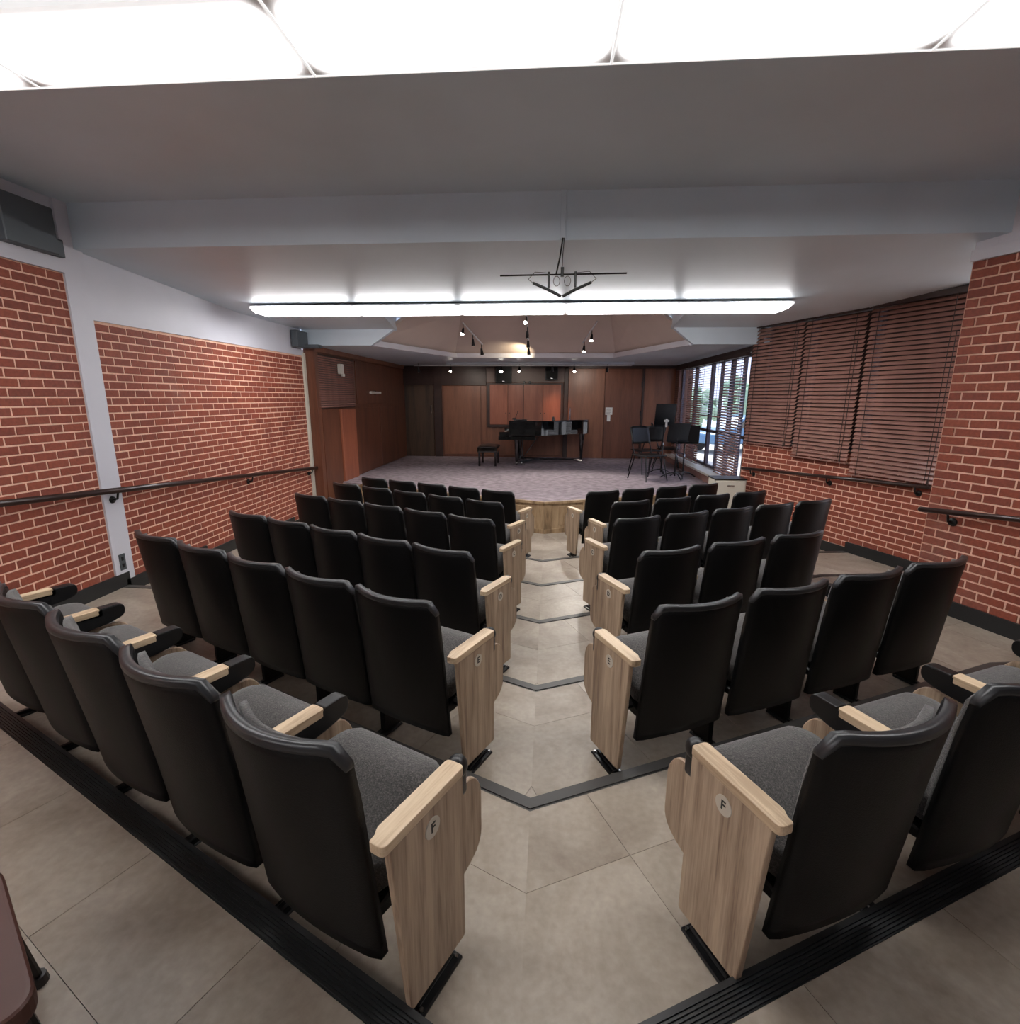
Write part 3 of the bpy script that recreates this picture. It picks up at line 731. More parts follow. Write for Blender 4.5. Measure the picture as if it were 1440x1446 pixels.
rows = [  # letter, vertex y, level z, angle L/R, first-arm offset L/R, pitch L/R, count L/R
    ('F', .8146, 0, .4547, .4333, .3335, .6667, .5239, .5907, 5, 4),
    ('E', 1.8231, -.071, .4452, .442, .3443, .4387, .4830, .525, 5, 4),
    ('D', 2.803, -.142, .438, .445, .3152, .5506, .4760, .5368, 5, 3),
    ('C', 3.8979, -.213, .4412, .4587, .3268, .5694, .4906, .5216, 5, 5),
    ('B', 4.9225, -.284, .4603, .4405, .3529, .683, .5094, .5366, 5, 4),
    ('A', 5.9328, -.355, .4245, .4458, .3113, .4947, .5045, .5192, 5, 4)]
ordn = ['on the aisle', 'second from the aisle', 'third from the aisle', 'fourth from the aisle', 'fifth from the aisle']
rowtxt = {'F': 'nearest row', 'E': 'second nearest row', 'D': 'third row from the camera', 'C': 'third row from the stage', 'B': 'second row from the stage', 'A': 'row nearest the stage'}
letters = {}
toff = dict(F=0, E=-.013, D=-.0392, C=.0039, B=.0047, A=.0416)
for (ch, vy, z, aL, aR, uL, uR, pL, pR, nL, nR) in rows:
    for sg, al, u0, pit, cnt, bank in ((-1, aL, uL, pL, nL, 'left'), (1, aR, uR, pR, nR, 'right')):
        e = Vector((sg * math.cos(al), math.sin(al))); n = Vector((-sg * math.sin(al), math.cos(al)))
        M = SM[sg]; rz = al if sg > 0 else -al
        for k in range(cnt):
            p = Vector((XA, vy)) + n * toff[ch] + e * (u0 + .317 + k * pit)
            if k == 0: lab = 'black seat with wood end panel %s, %s, %s bank' % (ordn[0], rowtxt[ch], bank)
            else: lab = 'black seat %s, %s, %s bank' % (ordn[k], rowtxt[ch], bank)
            t = thing('auditorium_seat', lab, 'seat', (p.x, p.y, z), rz, 'auditorium seats in stepped rows')
            for nm in ('backrest', 'rim_highlight', 'back_cushion', 'seat', 'seat_pan'): link(nm, M[nm], t)
            if k == 0:
                link('armrest', M['armrest_end'], t); link('end_panel', M['end_panel'], t); link('tablet', M['tablet_end'], t)
                link('hinge_cap', M['hinge_cap_end'], t); link('support', M['support_end'], t)
                f = link('foot_plate', M['foot_plate_end'], t); link('bolts', M['bolts_end'], f)['kind'] = 'stuff'
                d = link('row_plate', M['disc'], t); d['label'] = 'small round plate lettered ' + ch
                if ch not in letters: letters[ch] = letter_mesh(ch, sg)
                l = link('letter', letters[ch], d, (-sg * .317, .155, .547), (math.pi / 2, 0, -sg * math.pi / 2))
            else:
                x = -sg * (pit / 2 - .002)
                link('armrest', M['armrest_mid'], t, (x, 0, 0)); link('hinge_cap', M['hinge_cap_mid'], t, (x, 0, 0)); link('tablet', M['tablet_mid'], t, (x, 0, 0))
                link('support', M['support_mid'], t, (x, 0, 0)); f = link('foot_plate', M['foot_plate_mid'], t, (x, 0, 0)); link('bolts', M['bolts_mid'], f)['kind'] = 'stuff'
            if k == cnt - 1:
                x = sg * (pit / 2 + .004)
                link('armrest', M['armrest_mid'], t, (x, 0, 0)); link('hinge_cap', M['hinge_cap_mid'], t, (x, 0, 0))
                link('support', M['support_mid'], t, (x, 0, 0)); f = link('foot_plate', M['foot_plate_mid'], t, (x, 0, 0)); link('bolts', M['bolts_mid'], f)['kind'] = 'stuff'

# ------------------------------------------------------------------ stage
SX0, SX1 = -3.72, 3.02
bm = bmesh.new()
prism(ccw([(SX0, stage_y(SX0)), (XA, STAGE_Y), (SX1, stage_y(SX1)), (3.3, stage_y(SX1)), (3.35, 13.4), (SX0 - .1, 13.4)]), 'z', -.6, STAGE_Z - .02, bm)
st = link('floor', mesh_from(bm, 'stage', 'stage_wood')); tag(st, 'raised stage with wood panelled front and grey carpet', kind='structure')
bm = prism(ccw([(SX0, stage_y(SX0) + .03), (XA, STAGE_Y + .03), (SX1, stage_y(SX1) + .03), (3.3, stage_y(SX1) + .03), (3.35, 13.4), (SX0 - .1, 13.4)]), 'z', STAGE_Z - .021, STAGE_Z)
link('carpet', mesh_from(bm, 'carpet', 'carpet'), st)
for sg in (-1, 1):
    ln = math.sqrt(1 + STAGE_T ** 2); d = (sg / ln, STAGE_T / ln); nr = (sg * STAGE_T / ln, -1 / ln)
    W_ = 3.5
    slab('top_trim', 'stage_wood', (XA, STAGE_Y), d, nr, W_, STAGE_Z - .035, STAGE_Z + .003, .05, st, .022, .003)
    slab('bottom_trim', 'stage_wood', (XA, STAGE_Y), d, nr, W_, -.36, -.29, .03, st, .014, .003)
    k = 0; s = .12
    while s < W_:
        slab('stile', 'stage_wood', (XA + d[0] * (s - .12 if k == 0 else s - .06), STAGE_Y + d[1] * (s - .12 if k == 0 else s - .06)), d, nr, .12, -.29, STAGE_Z - .035, .02, st, .010)
        slab('panel', 'stage_wood', (XA + d[0] * (s + .11), STAGE_Y + d[1] * (s + .11)), d, nr, .40, -.24, STAGE_Z - .08, .02, st, .008, .006)
        s += .62 if k else .56; k += 1

# stage walls
YB = 13.3
wb = B('wall_back', 'wall_wood', -3.9, 3.5, YB, YB + .15, -.3, 2.45); tag(wb, 'dark wood panelled wall at the back of the stage', kind='structure')
def wpanel(name, mat, x0, x1, z0, z1, d=.012, par=None, y=YB, bev=.003): return B(name, mat, x0, x1, y - d, y + .002, z0, z1, par or wb, bev)
wpanel('panel', 'wall_wood_light', -2.70, -1.75, .19, 1.92)
wpanel('panel', 'wall_wood_light', -1.73, -1.60, .19, 1.92)
wpanel('panel', 'wall_wood_light', -1.58, .36, .19, .88)
wpanel('skirting', 'wall_wood', -2.70, .36, STAGE_Z, .185, .03)
wpanel('valance', 'dark_wood', -3.72, -1.60, 1.93, 2.41, .05)
wpanel('valance', 'valance_paint', -1.60, .36, 2.01, 2.41, .03)
wpanel('panel', 'wall_wood_light', 2.33, 3.16, .14, 2.40)
wpanel('post', 'dark_wood', -2.93, -2.74, STAGE_Z, 2.40, .08)
wpanel('post', 'dark_wood', .36, .46, STAGE_Z, 2.40, .06)
wpanel('post', 'dark_wood', 2.28, 2.33, STAGE_Z, 2.40, .05)
wpanel('crown', 'dark_wood', -3.72, 3.16, 2.34, 2.41, .06)
d1 = B('door_1', 'door_wood', -3.70, -2.96, YB - .03, YB, STAGE_Z, 1.93, None, .003); d1['kind'] = 'structure'
bm = bmesh.new(); path_tube(bm, [(-3.02, YB - .03, 1.44), (-3.02, YB - .07, 1.42), (-3.02, YB - .07, 1.24), (-3.02, YB - .03, 1.22)], .012, 8); link('door_handle', mesh_from(bm, 'door_handle', 'steel'), d1)
d2 = B('door_2', 'wall_wood_light', .47, 1.36, YB - .035, YB, STAGE_Z, 2.33, None, .003); d2['kind'] = 'structure'; d2['label'] = 'left leaf of the wooden double door'
d3 = B('door_3', 'wall_wood', 1.375, 2.275, YB - .035, YB, STAGE_Z, 2.33, None, .003); d3['kind'] = 'structure'; d3['label'] = 'right leaf of the wooden double door'
bm = bmesh.new(); path_tube(bm, [(.52, YB - .035, 1.40), (.52, YB - .075, 1.37), (.52, YB - .075, 1.14), (.52, YB - .035, 1.11)], .012, 8); link('door_handle', mesh_from(bm, 'door_handle', 'steel'), d2)
for zz in (.5, 1.2, 1.9):
    bm = bmesh.new(); tube(bm, (2.268, YB - .045, zz), (2.268, YB - .045, zz + .12), .012, seg=8); link('hinge', mesh_from(bm, 'hinge', 'black_metal'), d3)
t = thing('paper_notice', 'white paper notice with a tab taped between the double door leaves', 'notice', (1.49, YB - .037, 1.22))
link('sheet', mesh_from(bx(-.085, .085, -.003, 0, 0, .18), 'sheet', 'paper'), t)
link('tab', mesh_from(bx(-.04, .04, -.004, 0, -.16, -.005), 'tab', 'paper'), t)
bm = bmesh.new()
for k in range(5): bx(-.065, .03 + .03 * (k % 2), -.0042, -.003, .03 + k * .028, .038 + k * .028, bm)
link('print', mesh_from(bm, 'print', 'ink'), t)
# wall cabinet
t = thing('wall_cabinet', 'wide reddish wood wall cabinet with four doors behind the piano', 'cabinet', (-.60, YB, .90))
link('body', mesh_from(bx(-.97, .93, -.09, 0, 0, 1.09, None, .004), 'body', 'dark_wood'), t)
cx = [(-.90, -.45), (-.44, -.05), (-.04, .43), (.44, .88)]
for k, (a, b) in enumerate(cx):
    dd = link('door', mesh_from(bx(-(b - a) / 2, (b - a) / 2, -.02, 0, .06, 1.05, None, .004), 'door', 'cabinet_wood'), t, ((a + b) / 2, -.09, 0))
    bm = bmesh.new(); tube(bm, ((b - a) / 2 * (.8 if k % 2 == 0 else -.8), -.045, .35), ((b - a) / 2 * (.8 if k % 2 == 0 else -.8), -.02, .35), .012, .008, 10); link('knob', mesh_from(bm, 'knob', 'black_metal'), dd)
for x in (-.04, .10):
    bm = bmesh.new(); box(bm, (x, -.12, 1.10), (.05, .05, .06), .006); link('clip', mesh_from(bm, 'clip', 'black_metal'), t)
def speaker(label, x, z0, w, h, d):
    t = thing('wall_speaker', label, 'speaker', (x, YB - .03, z0))
    link('cabinet', mesh_from(bx(-w / 2, w / 2, -d, 0, 0, h, None, .006), 'cabinet', 'black_plastic'), t)
    link('grille', mesh_from(bx(-w / 2 + .02, w / 2 - .02, -d - .01, -d, .02, h - .02, None, .004), 'grille', 'black_shell'), t)
    link('badge', mesh_from(bx(-.025, .025, -d - .012, -d - .01, .03, .045), 'badge', 'steel'), t)
speaker('black wall speaker high above the right end of the wall cabinet', .04, 2.06, .31, .33, .18)
speaker('black wall speaker high above the left end of the wall cabinet', -1.15, 1.99, .40, .40, .14)

# stage left wall
wsl = B('wall_left', 'wall_wood', SX0 - .15, SX0, 8.14, YB + .1, -.4, 2.42); tag(wsl, 'dark wood panelled wall on the left of the stage', kind='structure')
B('post', 'wall_wood', SX0 - .14, SX0 + .03, 8.135, 8.26, -.355, 2.41, wsl, .003)
B('crown', 'wall_wood_light', SX0, SX0 + .04, 8.14, YB - .06, 2.33, 2.41, wsl, .003)
B('wainscot_panel', 'wall_wood', SX0, SX0 + .022, 8.30, 9.00, -.3, 1.42, wsl, .003)
B('wainscot_panel', 'cabinet_wood', SX0, SX0 + .045, 9.04, 9.72, -.2, 1.42, wsl, .003)
B('wainscot_panel', 'wall_wood', SX0, SX0 + .022, 9.76, 11.2, .14, 1.42, wsl, .003)
B('wainscot_panel', 'wall_wood', SX0, SX0 + .022, 11.24, 12.7, .14, 1.42, wsl, .003)
B('upper_panel', 'wall_wood', SX0, SX0 + .022, 9.90, 12.2, 1.50, 2.30, wsl, .003)
t = thing('louvre_panel', 'brown louvred panel high on the left stage wall', 'louvre', (SX0, 9.0, 1.44))
link('frame', mesh_from(bx(0, .012, -.80, .80, 0, .87, None, .002), 'frame', 'dark_wood'), t)
sl = prism([(.012, 0), (.03, -.012), (.034, -.008), (.014, .018)], 'y', -.78, .78); slm = mesh_from(sl, 'slat', 'blind_slat')
for k in range(23): link('slat', slm, t, (0, 0, .03 + k * .036))
t = thing('wall_sensor', 'small white box on the louvred panel of the left stage wall', 'sensor', (SX0 + .036, 9.06, 2.0))
link('casing', mesh_from(bx(0, .07, -.06, .06, .02, .19, None, .012, 3), 'casing', 'white_paint'), t)
link('lens', mesh_from(bx(.05, .085, -.04, .06, -.02, .03, None, .01, 2), 'lens', 'white_paint'), t)
t = thing('wall_strip', 'short pale strip light mounted on the left stage wall', 'strip', (SX0 + .022, 10.92, 1.72))
link('tube', mesh_from(bx(0, .05, -.31, .31, -.025, .025, None, .01, 2), 'tube', 'white_paint'), t)
link('bracket', mesh_from(bx(0, .02, -.05, .05, -.04, .04, None, .002), 'bracket', 'steel'), t)

# stage right: window wall
WX = 3.08; YW0 = 8.30
wrw = B('wall_right', 'brick', WX, WX + .2, YW0, YB + .1, -.4, .28); tag(wrw, 'low wall under the bright stage windows', kind='structure')
B('header', 'dark_wood', WX - .02, WX + .2, YW0, YB + .1, 2.33, 2.45, wrw)
B('jamb', 'dark_wood', WX - .02, WX + .2, 8.20, 8.42, -.35, 2.41, wrw, .003)
B('jamb', 'wall_wood', WX, WX + .2, 12.95, YB + .1, .28, 2.36, wrw, .003)
B('sill', 'white_paint', WX - .22, WX + .2, 8.42, 12.95, .26, .30, wrw, .004)
B('radiator_cover', 'blind_slat', WX - .20, WX, 8.50, 12.9, .127, .26, wrw, .004)
bays = [(8.42, 9.55), (9.55, 10.68), (10.68, 11.81), (11.81, 12.95)]
for k, (a, b) in enumerate(bays):
    w = bpy.data.objects.new('window_%d' % (k + 4), None); COL.objects.link(w); w['kind'] = 'structure'
    bm = bmesh.new()
    for (y0, y1, z0, z1) in ((a, a + .05, .30, 2.33), (b - .05, b, .30, 2.33), (a, b, .30, .35), (a, b, 2.28, 2.33)): bx(WX + .08, WX + .14, y0, y1, z0, z1, bm)
    link('frame', mesh_from(bm, 'frame', 'window_frame'), w)
    B('transom', 'window_frame', WX + .08, WX + .14, a, b, .98, 1.03, w)
    if k in (0, 1): B('mullion', 'window_frame', WX + .08, WX + .14, (a + b) / 2 - .02, (a + b) / 2 + .02, .35, 2.28, w)
    B('pane', 'glass', WX + .105, WX + .110, a + .05, b - .05, .35, .98, w); B('pane', 'glass', WX + .105, WX + .110, a + .05, b - .05, 1.03, 2.28, w)
blabs = ['half open slatted blind at the stage window nearest the brick', 'open slatted blind at the second stage window from the brick', 'slatted blind at the third stage window from the brick', 'slatted blind at the stage window nearest the back wall']
for k, (a, b) in enumerate(bays):
    blind(blabs[k], (WX - .02, a + .02), (0, 1), (-1, 0), b - a - .04, 2.33, .33 if k != 1 else 1.30, math.radians([-28, -6, -35, -8][k]), pitch=.046, width=.042, cords=2)
# white cabinet below the near end
t = thing('low_cabinet', 'low cream cabinet with dark top in front of the stage below the windows', 'cabinet', (2.74, 8.02, -.355))
link('body', mesh_from(bx(-.23, .23, -.16, .16, .05, .79, None, .006), 'body', 'cream'), t)
link('top', mesh_from(bx(-.24, .24, -.17, .17, .79, .81, None, .004), 'top', 'black_plastic'), t)
link('plinth', mesh_from(bx(-.22, .22, -.14, .15, 0, .05), 'plinth', 'black_plastic'), t)
dd = link('door', mesh_from(bx(-.21, .21, -.175, -.16, .07, .77, None, .004), 'door', 'cream'), t)
link('handle', mesh_from(bx(-.05, .05, -.19, -.175, .70, .715, None, .003), 'handle', 'steel'), dd)

# exterior seen through the windows
g = B('ground', 'concrete', WX + .3, 40, -5, 40, -.45, -.35); g['kind'] = 'structure'
for (x, y, h, r, lb) in ((8.9, 25, 2.3, 1.0, 'pale leafy tree outside the windows, farthest'), (4.7, 17.5, 2.0, .7, 'pale leafy tree outside the windows, nearer')):
    t = thing('tree', lb, 'tree', (x, y, -.35))
    bm = bmesh.new(); tube(bm, (0, 0, 0), (0, 0, h * .6), .14, .09, 10); link('trunk', mesh_from(bm, 'trunk', 'dark_wood'), t)
    bm = bmesh.new()
    for k in range(60):
        p = Vector((random.gauss(0, .5), random.gauss(0, .5), random.gauss(0, .35))) * r
        bmesh.ops.create_icosphere(bm, subdivisions=1, radius=random.uniform(.15, .4) * r, matrix=Matrix.Translation(p + Vector((0, 0, h * .85))))
    link('crown', mesh_from(bm, 'crown', 'leaf'), t)
t = thing('car', 'pale blue parked car outside the stage windows', 'car', (7.4, 20.6, -.35), .5)
bm = prism(round_poly([(-2.1, .35), (-2.1, .75), (-1.3, .9), (-.8, 1.35), (.7, 1.35), (1.3, .9), (2.1, .8), (2.1, .35)], .15, 4), 'y', -.85, .85, None, .05, 2); link('body', mesh_from(bm, 'body', 'car_paint'), t)
bm = prism([(-1.2, .93), (-.77, 1.29), (.66, 1.29), (1.18, .93)], 'y', -.87, .87); link('windows', mesh_from(bm, 'windows', 'black_lacquer'), t)
for x in (-1.35, 1.35):
    for y in (-.8, .8):
        bm = bmesh.new(); tube(bm, (x, y - .09, .32), (x, y + .09, .32), .32, seg=20); link('wheel', mesh_from(bm, 'wheel', 'rubber'), t)

# ------------------------------------------------------------------ stage spotlights
def head(t, p, aim, on=True, s=.034, nm='spot_head'):
    p = Vector(p); a = Vector(aim).normalized()
    bm = bmesh.new(); tube(bm, p - a * .02, p + a * .10, s * .55, s, 12); tube(bm, p - Vector((0, 0, -.09)), p, .008, seg=6)
    h = link(nm, mesh_from(bm, nm, 'black_metal'), t)
    bm = bmesh.new(); tube(bm, p + a * .095, p + a * .103, s * .82, s * .82, 12); link('bulb', mesh_from(bm, 'bulb', 'bulb' if on else 'bulb_off'), h)
def track(label, a, b, heads):
    a, b = Vector(a), Vector(b); t = thing('track_light', label, 'spotlight', a)
    bm = bmesh.new(); tube(bm, (0, 0, 0), b - a, .014, seg=6); link('track', mesh_from(bm, 'track', 'lamp_housing'), t)
    for f, aim, on in heads: head(t, (b - a) * f + Vector((0, 0, -.11)), aim, on)
track('left track light under the stage tray ceiling with three black heads', (-1.563, 9.53, 2.93), (-1.298, 10.2, 2.62), [(.02, (-.1, -.5, -1), True), (.5, (0, .3, -1), False), (.95, (.1, .3, -1), False)])
track('middle track light under the stage tray ceiling', (-.418, 9.34, 3.01), (-.413, 10.30, 2.57), [(.0, (-.2, -1, -.2), True), (.3, (0, .3, -1), False), (.6, (0, .3, -1), False), (.85, (.05, .3, -1), False)])
track('right track light under the stage tray ceiling with two lit heads', (.80, 9.51, 2.93), (.603, 10.14, 2.64), [(.35, (-.1, -.5, -1), True), (.9, (-.1, -.5, -1), True)])
t = thing('light_rail', 'long rail of small spotlights under the ceiling at the back of the stage', 'spotlight', (-.3, 11.97, 2.34))
bm = bmesh.new(); tube(bm, (-2.8, 0, 0), (2.1, 0, 0), .015, seg=6); link('rail', mesh_from(bm, 'rail', 'lamp_housing'), t)
for x, on in ((-3.04, False), (-2.25, True), (-1.10, True), (-.69, True), (.05, False), (.54, True), (1.27, False)):
    head(t, (x + .3 if x > -3 else -2.7, 0, -.05), (0, -.55, -1) if on else (0, .5, -1), on, .034 if x != -1.10 else .05)
def spot(name, loc, target, power, size, col, blend=.6, rad=.03):
    d = bpy.data.lights.new(name, 'SPOT'); d.energy = power; d.spot_size = math.radians(size); d.spot_blend = blend; d.color = col; d.shadow_soft_size = rad
    o = bpy.data.objects.new(name, d); COL.objects.link(o); o.location = loc
    o.rotation_euler = (Vector(target) - Vector(loc)).to_track_quat('-Z', 'Y').to_euler()
spot('cabinet_spot', (-.46, 10.9, 2.40), (.24, 13.3, 1.32), 120, 20, (1, .42, .2), .9)
spot('tray_spot', (-.45, 10.25, 2.42), (-.75, 10.66, 2.50), 14, 125, (1, .85, .6), .8)
spot('rail_spot', (-1.95, 11.9, 2.22), (-2.2, 13.3, 1.2), 16, 100, (1, .9, .78))
spot('rail_spot', (-.8, 11.9, 2.22), (-.9, 13.3, 1.2), 10, 110, (1, .9, .78))
spot('rail_spot', (.84, 11.9, 2.22), (1.2, 13.3, 1.2), 20, 110, (1, .9, .78))
spot('stage_spot', (-1.60, 9.5, 2.75), (-1.8, 8.8, .1), 130, 110, (1, .95, .88))
spot('stage_spot', (.62, 10.1, 2.45), (.5, 8.8, .1), 130, 110, (1, .95, .88))

# ------------------------------------------------------------------ piano
t = thing('grand_piano', 'black grand piano with closed lid on the stage', 'piano', (0, 0, STAGE_Z))
zt, zb = 1.0, .68
out = [(-.88, 11.5), (-.30, 11.5)]
for k in range(1, 9):
    f = k / 8; out.append((-.30 + 1.10 * f, 11.5 + .72 * (3 * f * f - 2 * f ** 3)))
out += [(.90, 12.32), (.95, 12.5), (.93, 12.75), (.80, 12.9), (-.88, 12.92)]
bm = prism(out, 'z', zb, zt - .02, None, .006, 2); link('case', mesh_from(bm, 'case', 'black_lacquer'), t)
lid = [(x * 1.01, y - .015 if y < 12.4 else y + .015) for x, y in out]
bm = prism(lid, 'z', zt - .018, zt + .006, None, .004, 1); link('lid', mesh_from(bm, 'lid', 'black_lacquer'), t)
link('keybed', mesh_from(bx(-1.12, -.30, 11.50, 12.92, .58, .66, None, .006), 'keybed', 'black_lacquer'), t)
link('cheek', mesh_from(bx(-1.10, -.88, 11.50, 11.56, .66, .76, None, .01, 2), 'cheek', 'black_lacquer'), t)
link('cheek', mesh_from(bx(-1.10, -.88, 12.86, 12.92, .66, .76, None, .01, 2), 'cheek', 'black_lacquer'), t)
kb = link('keyboard', mesh_from(bx(-1.08, -.90, 11.57, 12.85, .66, .70), 'keyboard', 'key_white'), t)
bm = bmesh.new()
for k in range(52):
    if k % 7 in (0, 1, 3, 4, 5): bx(-1.0, -.90, 11.585 + k * .0243, 11.597 + k * .0243, .70, .712, bm)
o = link('black_keys', mesh_from(bm, 'black_keys', 'ink'), kb); o['kind'] = 'stuff'
link('music_desk', mesh_from(bx(-.80, -.50, 11.75, 12.6, zt + .008, zt + .025, None, .003), 'music_desk', 'black_lacquer'), t)
for (x, y) in ((-.72, 11.68), (-.72, 12.75), (.78, 12.42)):
    bm = bmesh.new(); tube(bm, (x, y, zb), (x, y, zb - .14), .075, .06, 12); tube(bm, (x, y, zb - .14), (x, y, .09), .055, .032, 12); l = link('leg', mesh_from(bm, 'leg', 'black_lacquer', False), t)
    bm = bmesh.new(); tube(bm, (x - .02, y, .045), (x + .02, y, .045), .045, seg=14); tube(bm, (x, y, .10), (x, y, .05), .02, seg=8); link('caster', mesh_from(bm, 'caster', 'steel'), l)
bm = bmesh.new(); tube(bm, (-.62, 12.15, .58), (-.62, 12.15, .14), .02, seg=8); tube(bm, (-.62, 12.28, .58), (-.62, 12.28, .14), .02, seg=8); box(bm, (-.62, 12.215, .12), (.10, .24, .06), .006); path_tube(bm, [(-.22, 12.2, .66), (-.58, 12.2, .14)], .010, 6)
ly = link('pedal_lyre', mesh_from(bm, 'pedal_lyre', 'black_lacquer'), t)
bm = bmesh.new()
for k in (-1, 0, 1): box(bm, (-.72, 12.215 + k * .06, .10), (.10, .02, .012), .004)
link('pedals', mesh_from(bm, 'pedals', 'steel'), ly)
# dolly under the piano
t = thing('piano_dolly', 'grey metal three armed dolly under the grand piano', 'dolly', (-.2, 12.1, STAGE_Z))
for (x, y) in ((-.52, -.42), (-.52, .62), (.96, .30)):
    bm = bmesh.new(); path_tube(bm, [(0, 0, .10), (x * .85, y * .85, .07)], .018, 8); link('arm', mesh_from(bm, 'arm', 'black_metal'), t)
    bm = bmesh.new(); box(bm, (x * .9, y * .9, .055), (.16, .10, .03), .008); box(bm, (x * .9 + .09, y * .9 - .05, .03), (.10, .04, .05), .008); link('cup', mesh_from(bm, 'cup', 'steel'), t)
# things on the lid
t = thing('desk_microphone', 'thin black microphone on a small base on the piano', 'microphone', (-.76, 11.8, STAGE_Z + zt + .026))
bm = bmesh.new(); tube(bm, (-.07, 0, .008), (.02, 0, .008), .02, seg=10); link('base', mesh_from(bm, 'base', 'black_metal'), t)
bm = bmesh.new(); tube(bm, (-.01, 0, .01), (.05, 0, .16), .005, seg=6); tube(bm, (.05, 0, .16), (.058, 0, .19), .011, seg=8); link('stem', mesh_from(bm, 'stem', 'black_metal'), t)
t = thing('metronome', 'small black metronome on the piano lid', 'metronome', (.10, 12.2, STAGE_Z + zt + .007))
bm = prism([(-.035, 0), (.035, 0), (.018, .07), (-.018, .07)], 'y', -.03, .03, None, .004); link('case', mesh_from(bm, 'case', 'black_plastic'), t)
bm = bmesh.new(); tube(bm, (0, -.032, .01), (0, -.032, .06), .002, seg=6); link('pendulum', mesh_from(bm, 'pendulum', 'steel'), t)

# bench
t = thing('piano_bench', 'black piano bench with tufted leather top left of the piano', 'bench', (-1.36, 11.72, STAGE_Z))
bm = bmesh.new()
def cush(u, v, s):
    x = -.24 + .48 * u; y = -.36 + .72 * v
    h = .06 * (1 - (2 * u - 1) ** 6) * (1 - (2 * v - 1) ** 6) * (.75 + .25 * abs(math.cos(u * math.pi * 2)) * abs(math.cos(v * math.pi * 3)))
    return (x, y, .41 + (h if s else 0))
grid_solid(bm, cush, 12, 14); link('cushion', mesh_from(bm, 'cushion', 'leather', True), t)
link('apron', mesh_from(bx(-.22, .22, -.34, .34, .31, .41, None, .004), 'apron', 'black_lacquer'), t)
for sx in (-1, 1):
    for sy in (-1, 1):
        bm = bmesh.new(); tube(bm, (sx * .18, sy * .30, .33), (sx * .18, sy * .30, .05), .03, .022, 10); tube(bm, (sx * .18, sy * .30, .05), (sx * .18, sy * .30, 0), .026, .026, 10); link('leg', mesh_from(bm, 'leg', 'black_lacquer'), t)

# ------------------------------------------------------------------ stage chairs and music stands
def stage_chair(label, x, y, rz, z=STAGE_Z):
    t = thing('stacking_chair', label, 'chair', (x, y, z), rz)
    bm = bmesh.new()
    def sf(u, v, s): return (-.23 + .46 * u, -.21 + .43 * v, .455 - .018 * math.sin(math.pi * u) * math.sin(math.pi * v) + (.02 if s else 0))
    grid_solid(bm, sf, 8, 8); link('seat', mesh_from(bm, 'seat', 'black_plastic', True), t)
    bm = bmesh.new()
    def bf(u, v, s): return (-.21 + .42 * u, .24 + .09 * v + .03 * (1 - (2 * u - 1) ** 2) + (.018 if s else 0), .66 + .33 * v - .03 * (2 * u - 1) ** 4 * (v > .5))
    grid_solid(bm, bf, 8, 6); link('backrest', mesh_from(bm, 'backrest', 'black_plastic', True), t)
    for sx in (-1, 1):
        bm = bmesh.new(); path_tube(bm, [(sx * .24, -.26, .0), (sx * .20, -.16, .45)], .011, 8); link('leg', mesh_from(bm, 'leg', 'black_metal'), t)
        bm = bmesh.new(); path_tube(bm, [(sx * .24, .30, .0), (sx * .20, .16, .45)], .011, 8); link('leg', mesh_from(bm, 'leg', 'black_metal'), t)
        bm = bmesh.new(); path_tube(bm, [(sx * .20, -.16, .45), (sx * .20, .18, .45), (sx * .20, .27, .70), (sx * .19, .31, .84)], .010, 8); link('side_rail', mesh_from(bm, 'side_rail', 'black_metal'), t)
stage_chair('black stacking chair at front of the group on stage, seat towards the seating', 1.88, 9.78, math.radians(28))
stage_chair('black stacking chair behind the front one, beside the music stands', 2.0, 10.75, math.radians(200))
stage_chair('black stacking chair nearest the back wall, beside the windows', 2.55, 11.3, math.radians(80))
def music_stand(label, x, y, rz, hgt, tilt=.25, dw=.50, dh=.33):
    t = thing('music_stand', label, 'music stand', (x, y, STAGE_Z), rz)
    bm = bmesh.new(); tube(bm, (0, 0, .05), (0, 0, hgt * .55), .016, seg=10); tube(bm, (0, 0, hgt * .55), (0, 0, hgt), .011, seg=10); link('pole', mesh_from(bm, 'pole', 'black_metal'), t)
    for k in range(3):
        a = k * 2 * math.pi / 3 + .4
        bm = bmesh.new(); path_tube(bm, [(0, 0, .12), (.14 * math.cos(a), .14 * math.sin(a), .09), (.27 * math.cos(a), .27 * math.sin(a), .012)], .011, 8); link('leg', mesh_from(bm, 'leg', 'black_metal'), t)
    bm = bmesh.new(); m = Matrix.Rotation(-tilt, 4, 'X')
    box(bm, (0, -.03, hgt + .06), (dw, .006, dh), .003, 1, m); link('desk', mesh_from(bm, 'desk', 'black_metal'), t)
    bm = bmesh.new(); c = m @ Vector((0, -.035, -dh / 2)); box(bm, Vector((0, -.03, hgt + .06)) + c, (dw, .065, .006), .002, 1, m); link('lip', mesh_from(bm, 'lip', 'black_metal'), t)
    bm = bmesh.new(); tube(bm, (0, -.02, hgt * .55 - .03), (0, .02, hgt * .55 + .03), .02, seg=10); link('knob', mesh_from(bm, 'knob', 'steel'), t)
    return t
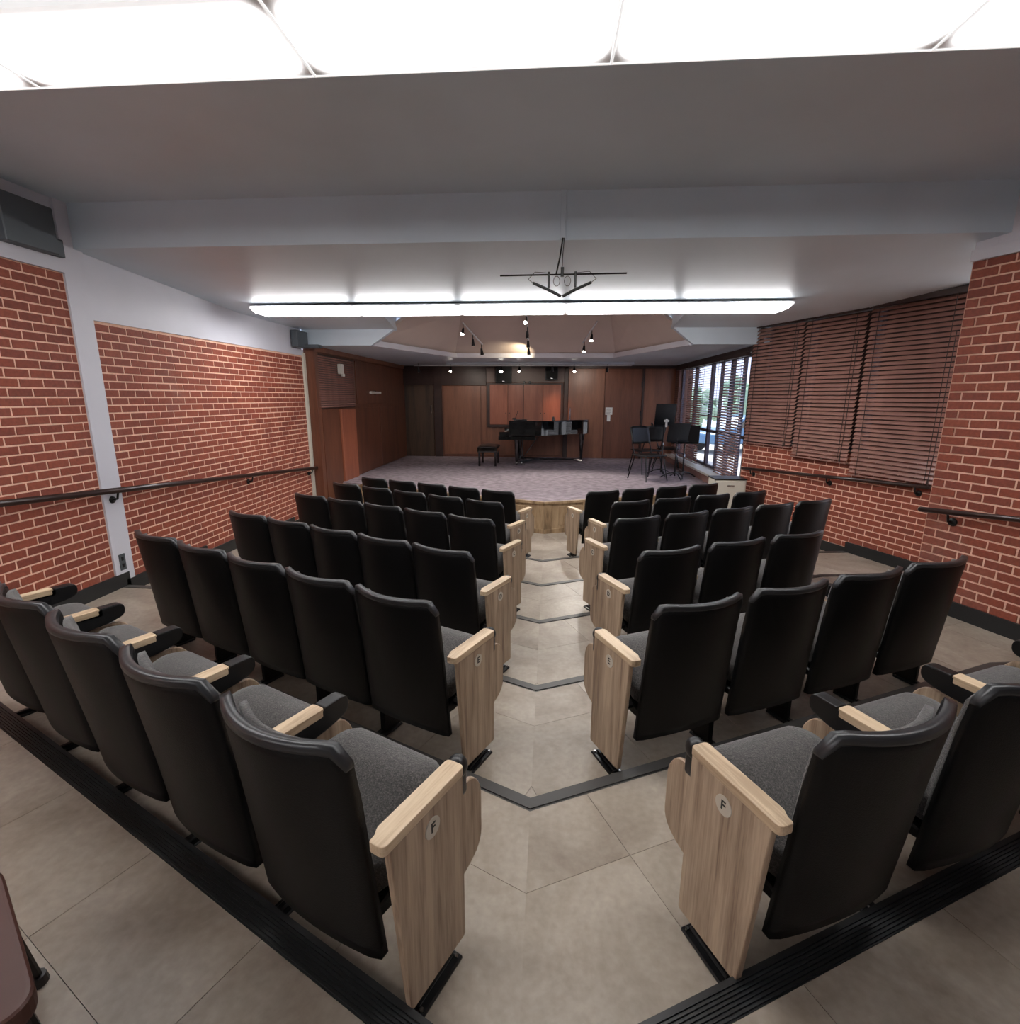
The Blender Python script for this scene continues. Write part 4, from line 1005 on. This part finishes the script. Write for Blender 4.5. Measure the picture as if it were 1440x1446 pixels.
music_stand('tall black music stand left of the others, behind the chairs', 2.26, 10.45, math.radians(12), 1.13, -.12, .42, .42)
music_stand('black music stand with low desk nearest the windows', 2.60, 10.10, math.radians(-8), .78, -.1, .50, .34)
music_stand('black music stand between the tall one and the window one', 2.42, 9.98, math.radians(20), .82, -.2, .46, .34)
t = thing('paper_tag', 'white paper tag clipped to the tall music stand', 'tag', (2.285, 10.42, 1.10))
link('tag', mesh_from(bx(-.02, .02, -.06, -.055, -.02, .14, None, .002), 'tag', 'paper'), t)
link('clip', mesh_from(bx(-.05, .05, -.065, -.055, .08, .12, None, .003), 'clip', 'paper'), t)

# ------------------------------------------------------------------ brown chair at the lower left, beside the camera
t = thing('side_chair', 'brown moulded chair at the lower left corner of the view', 'chair', (-1.300, .690, ZL[0]), math.radians(-35))
sh = round_poly([(-.25, -.20), (.235, -.20), (.235, .20), (-.25, .20)], .06, 6)
bm = prism(sh, 'z', .335, .385, None, .012, 3); link('seat', mesh_from(bm, 'seat', 'brown_shell', False), t)
bm = prism(round_poly([(-.20, .40), (.19, .40), (.19, .80), (-.20, .80)], .07, 5), 'y', -.22, -.19, None, .008, 2); link('backrest', mesh_from(bm, 'backrest', 'brown_shell'), t)
for (x, y) in ((-.19, -.16), (.17, -.16), (.15, .17), (-.19, .17)):
    bm = bmesh.new(); tube(bm, (x, y, .345), (x * 1.15, y * 1.25, .02), .012, seg=8); l = link('leg', mesh_from(bm, 'leg', 'black_metal'), t)
    bm = bmesh.new(); tube(bm, (x * 1.15, y * 1.25, .025), (x * 1.15, y * 1.25, 0), .02, .024, 12); link('foot', mesh_from(bm, 'foot', 'rubber'), l)

# back of the room behind the camera so light stays inside
wbk = B('wall_front', 'wall_paint', XL - .3, 5.2, -1.75, -1.6, -.7, 3.3); wbk['kind'] = 'structure'
wrs = B('wall_right', 'wall_paint', 4.6, 4.75, -1.6, 4.3, -.7, 3.3); wrs['kind'] = 'structure'; wrs['label'] = 'plain wall to the right behind the camera'
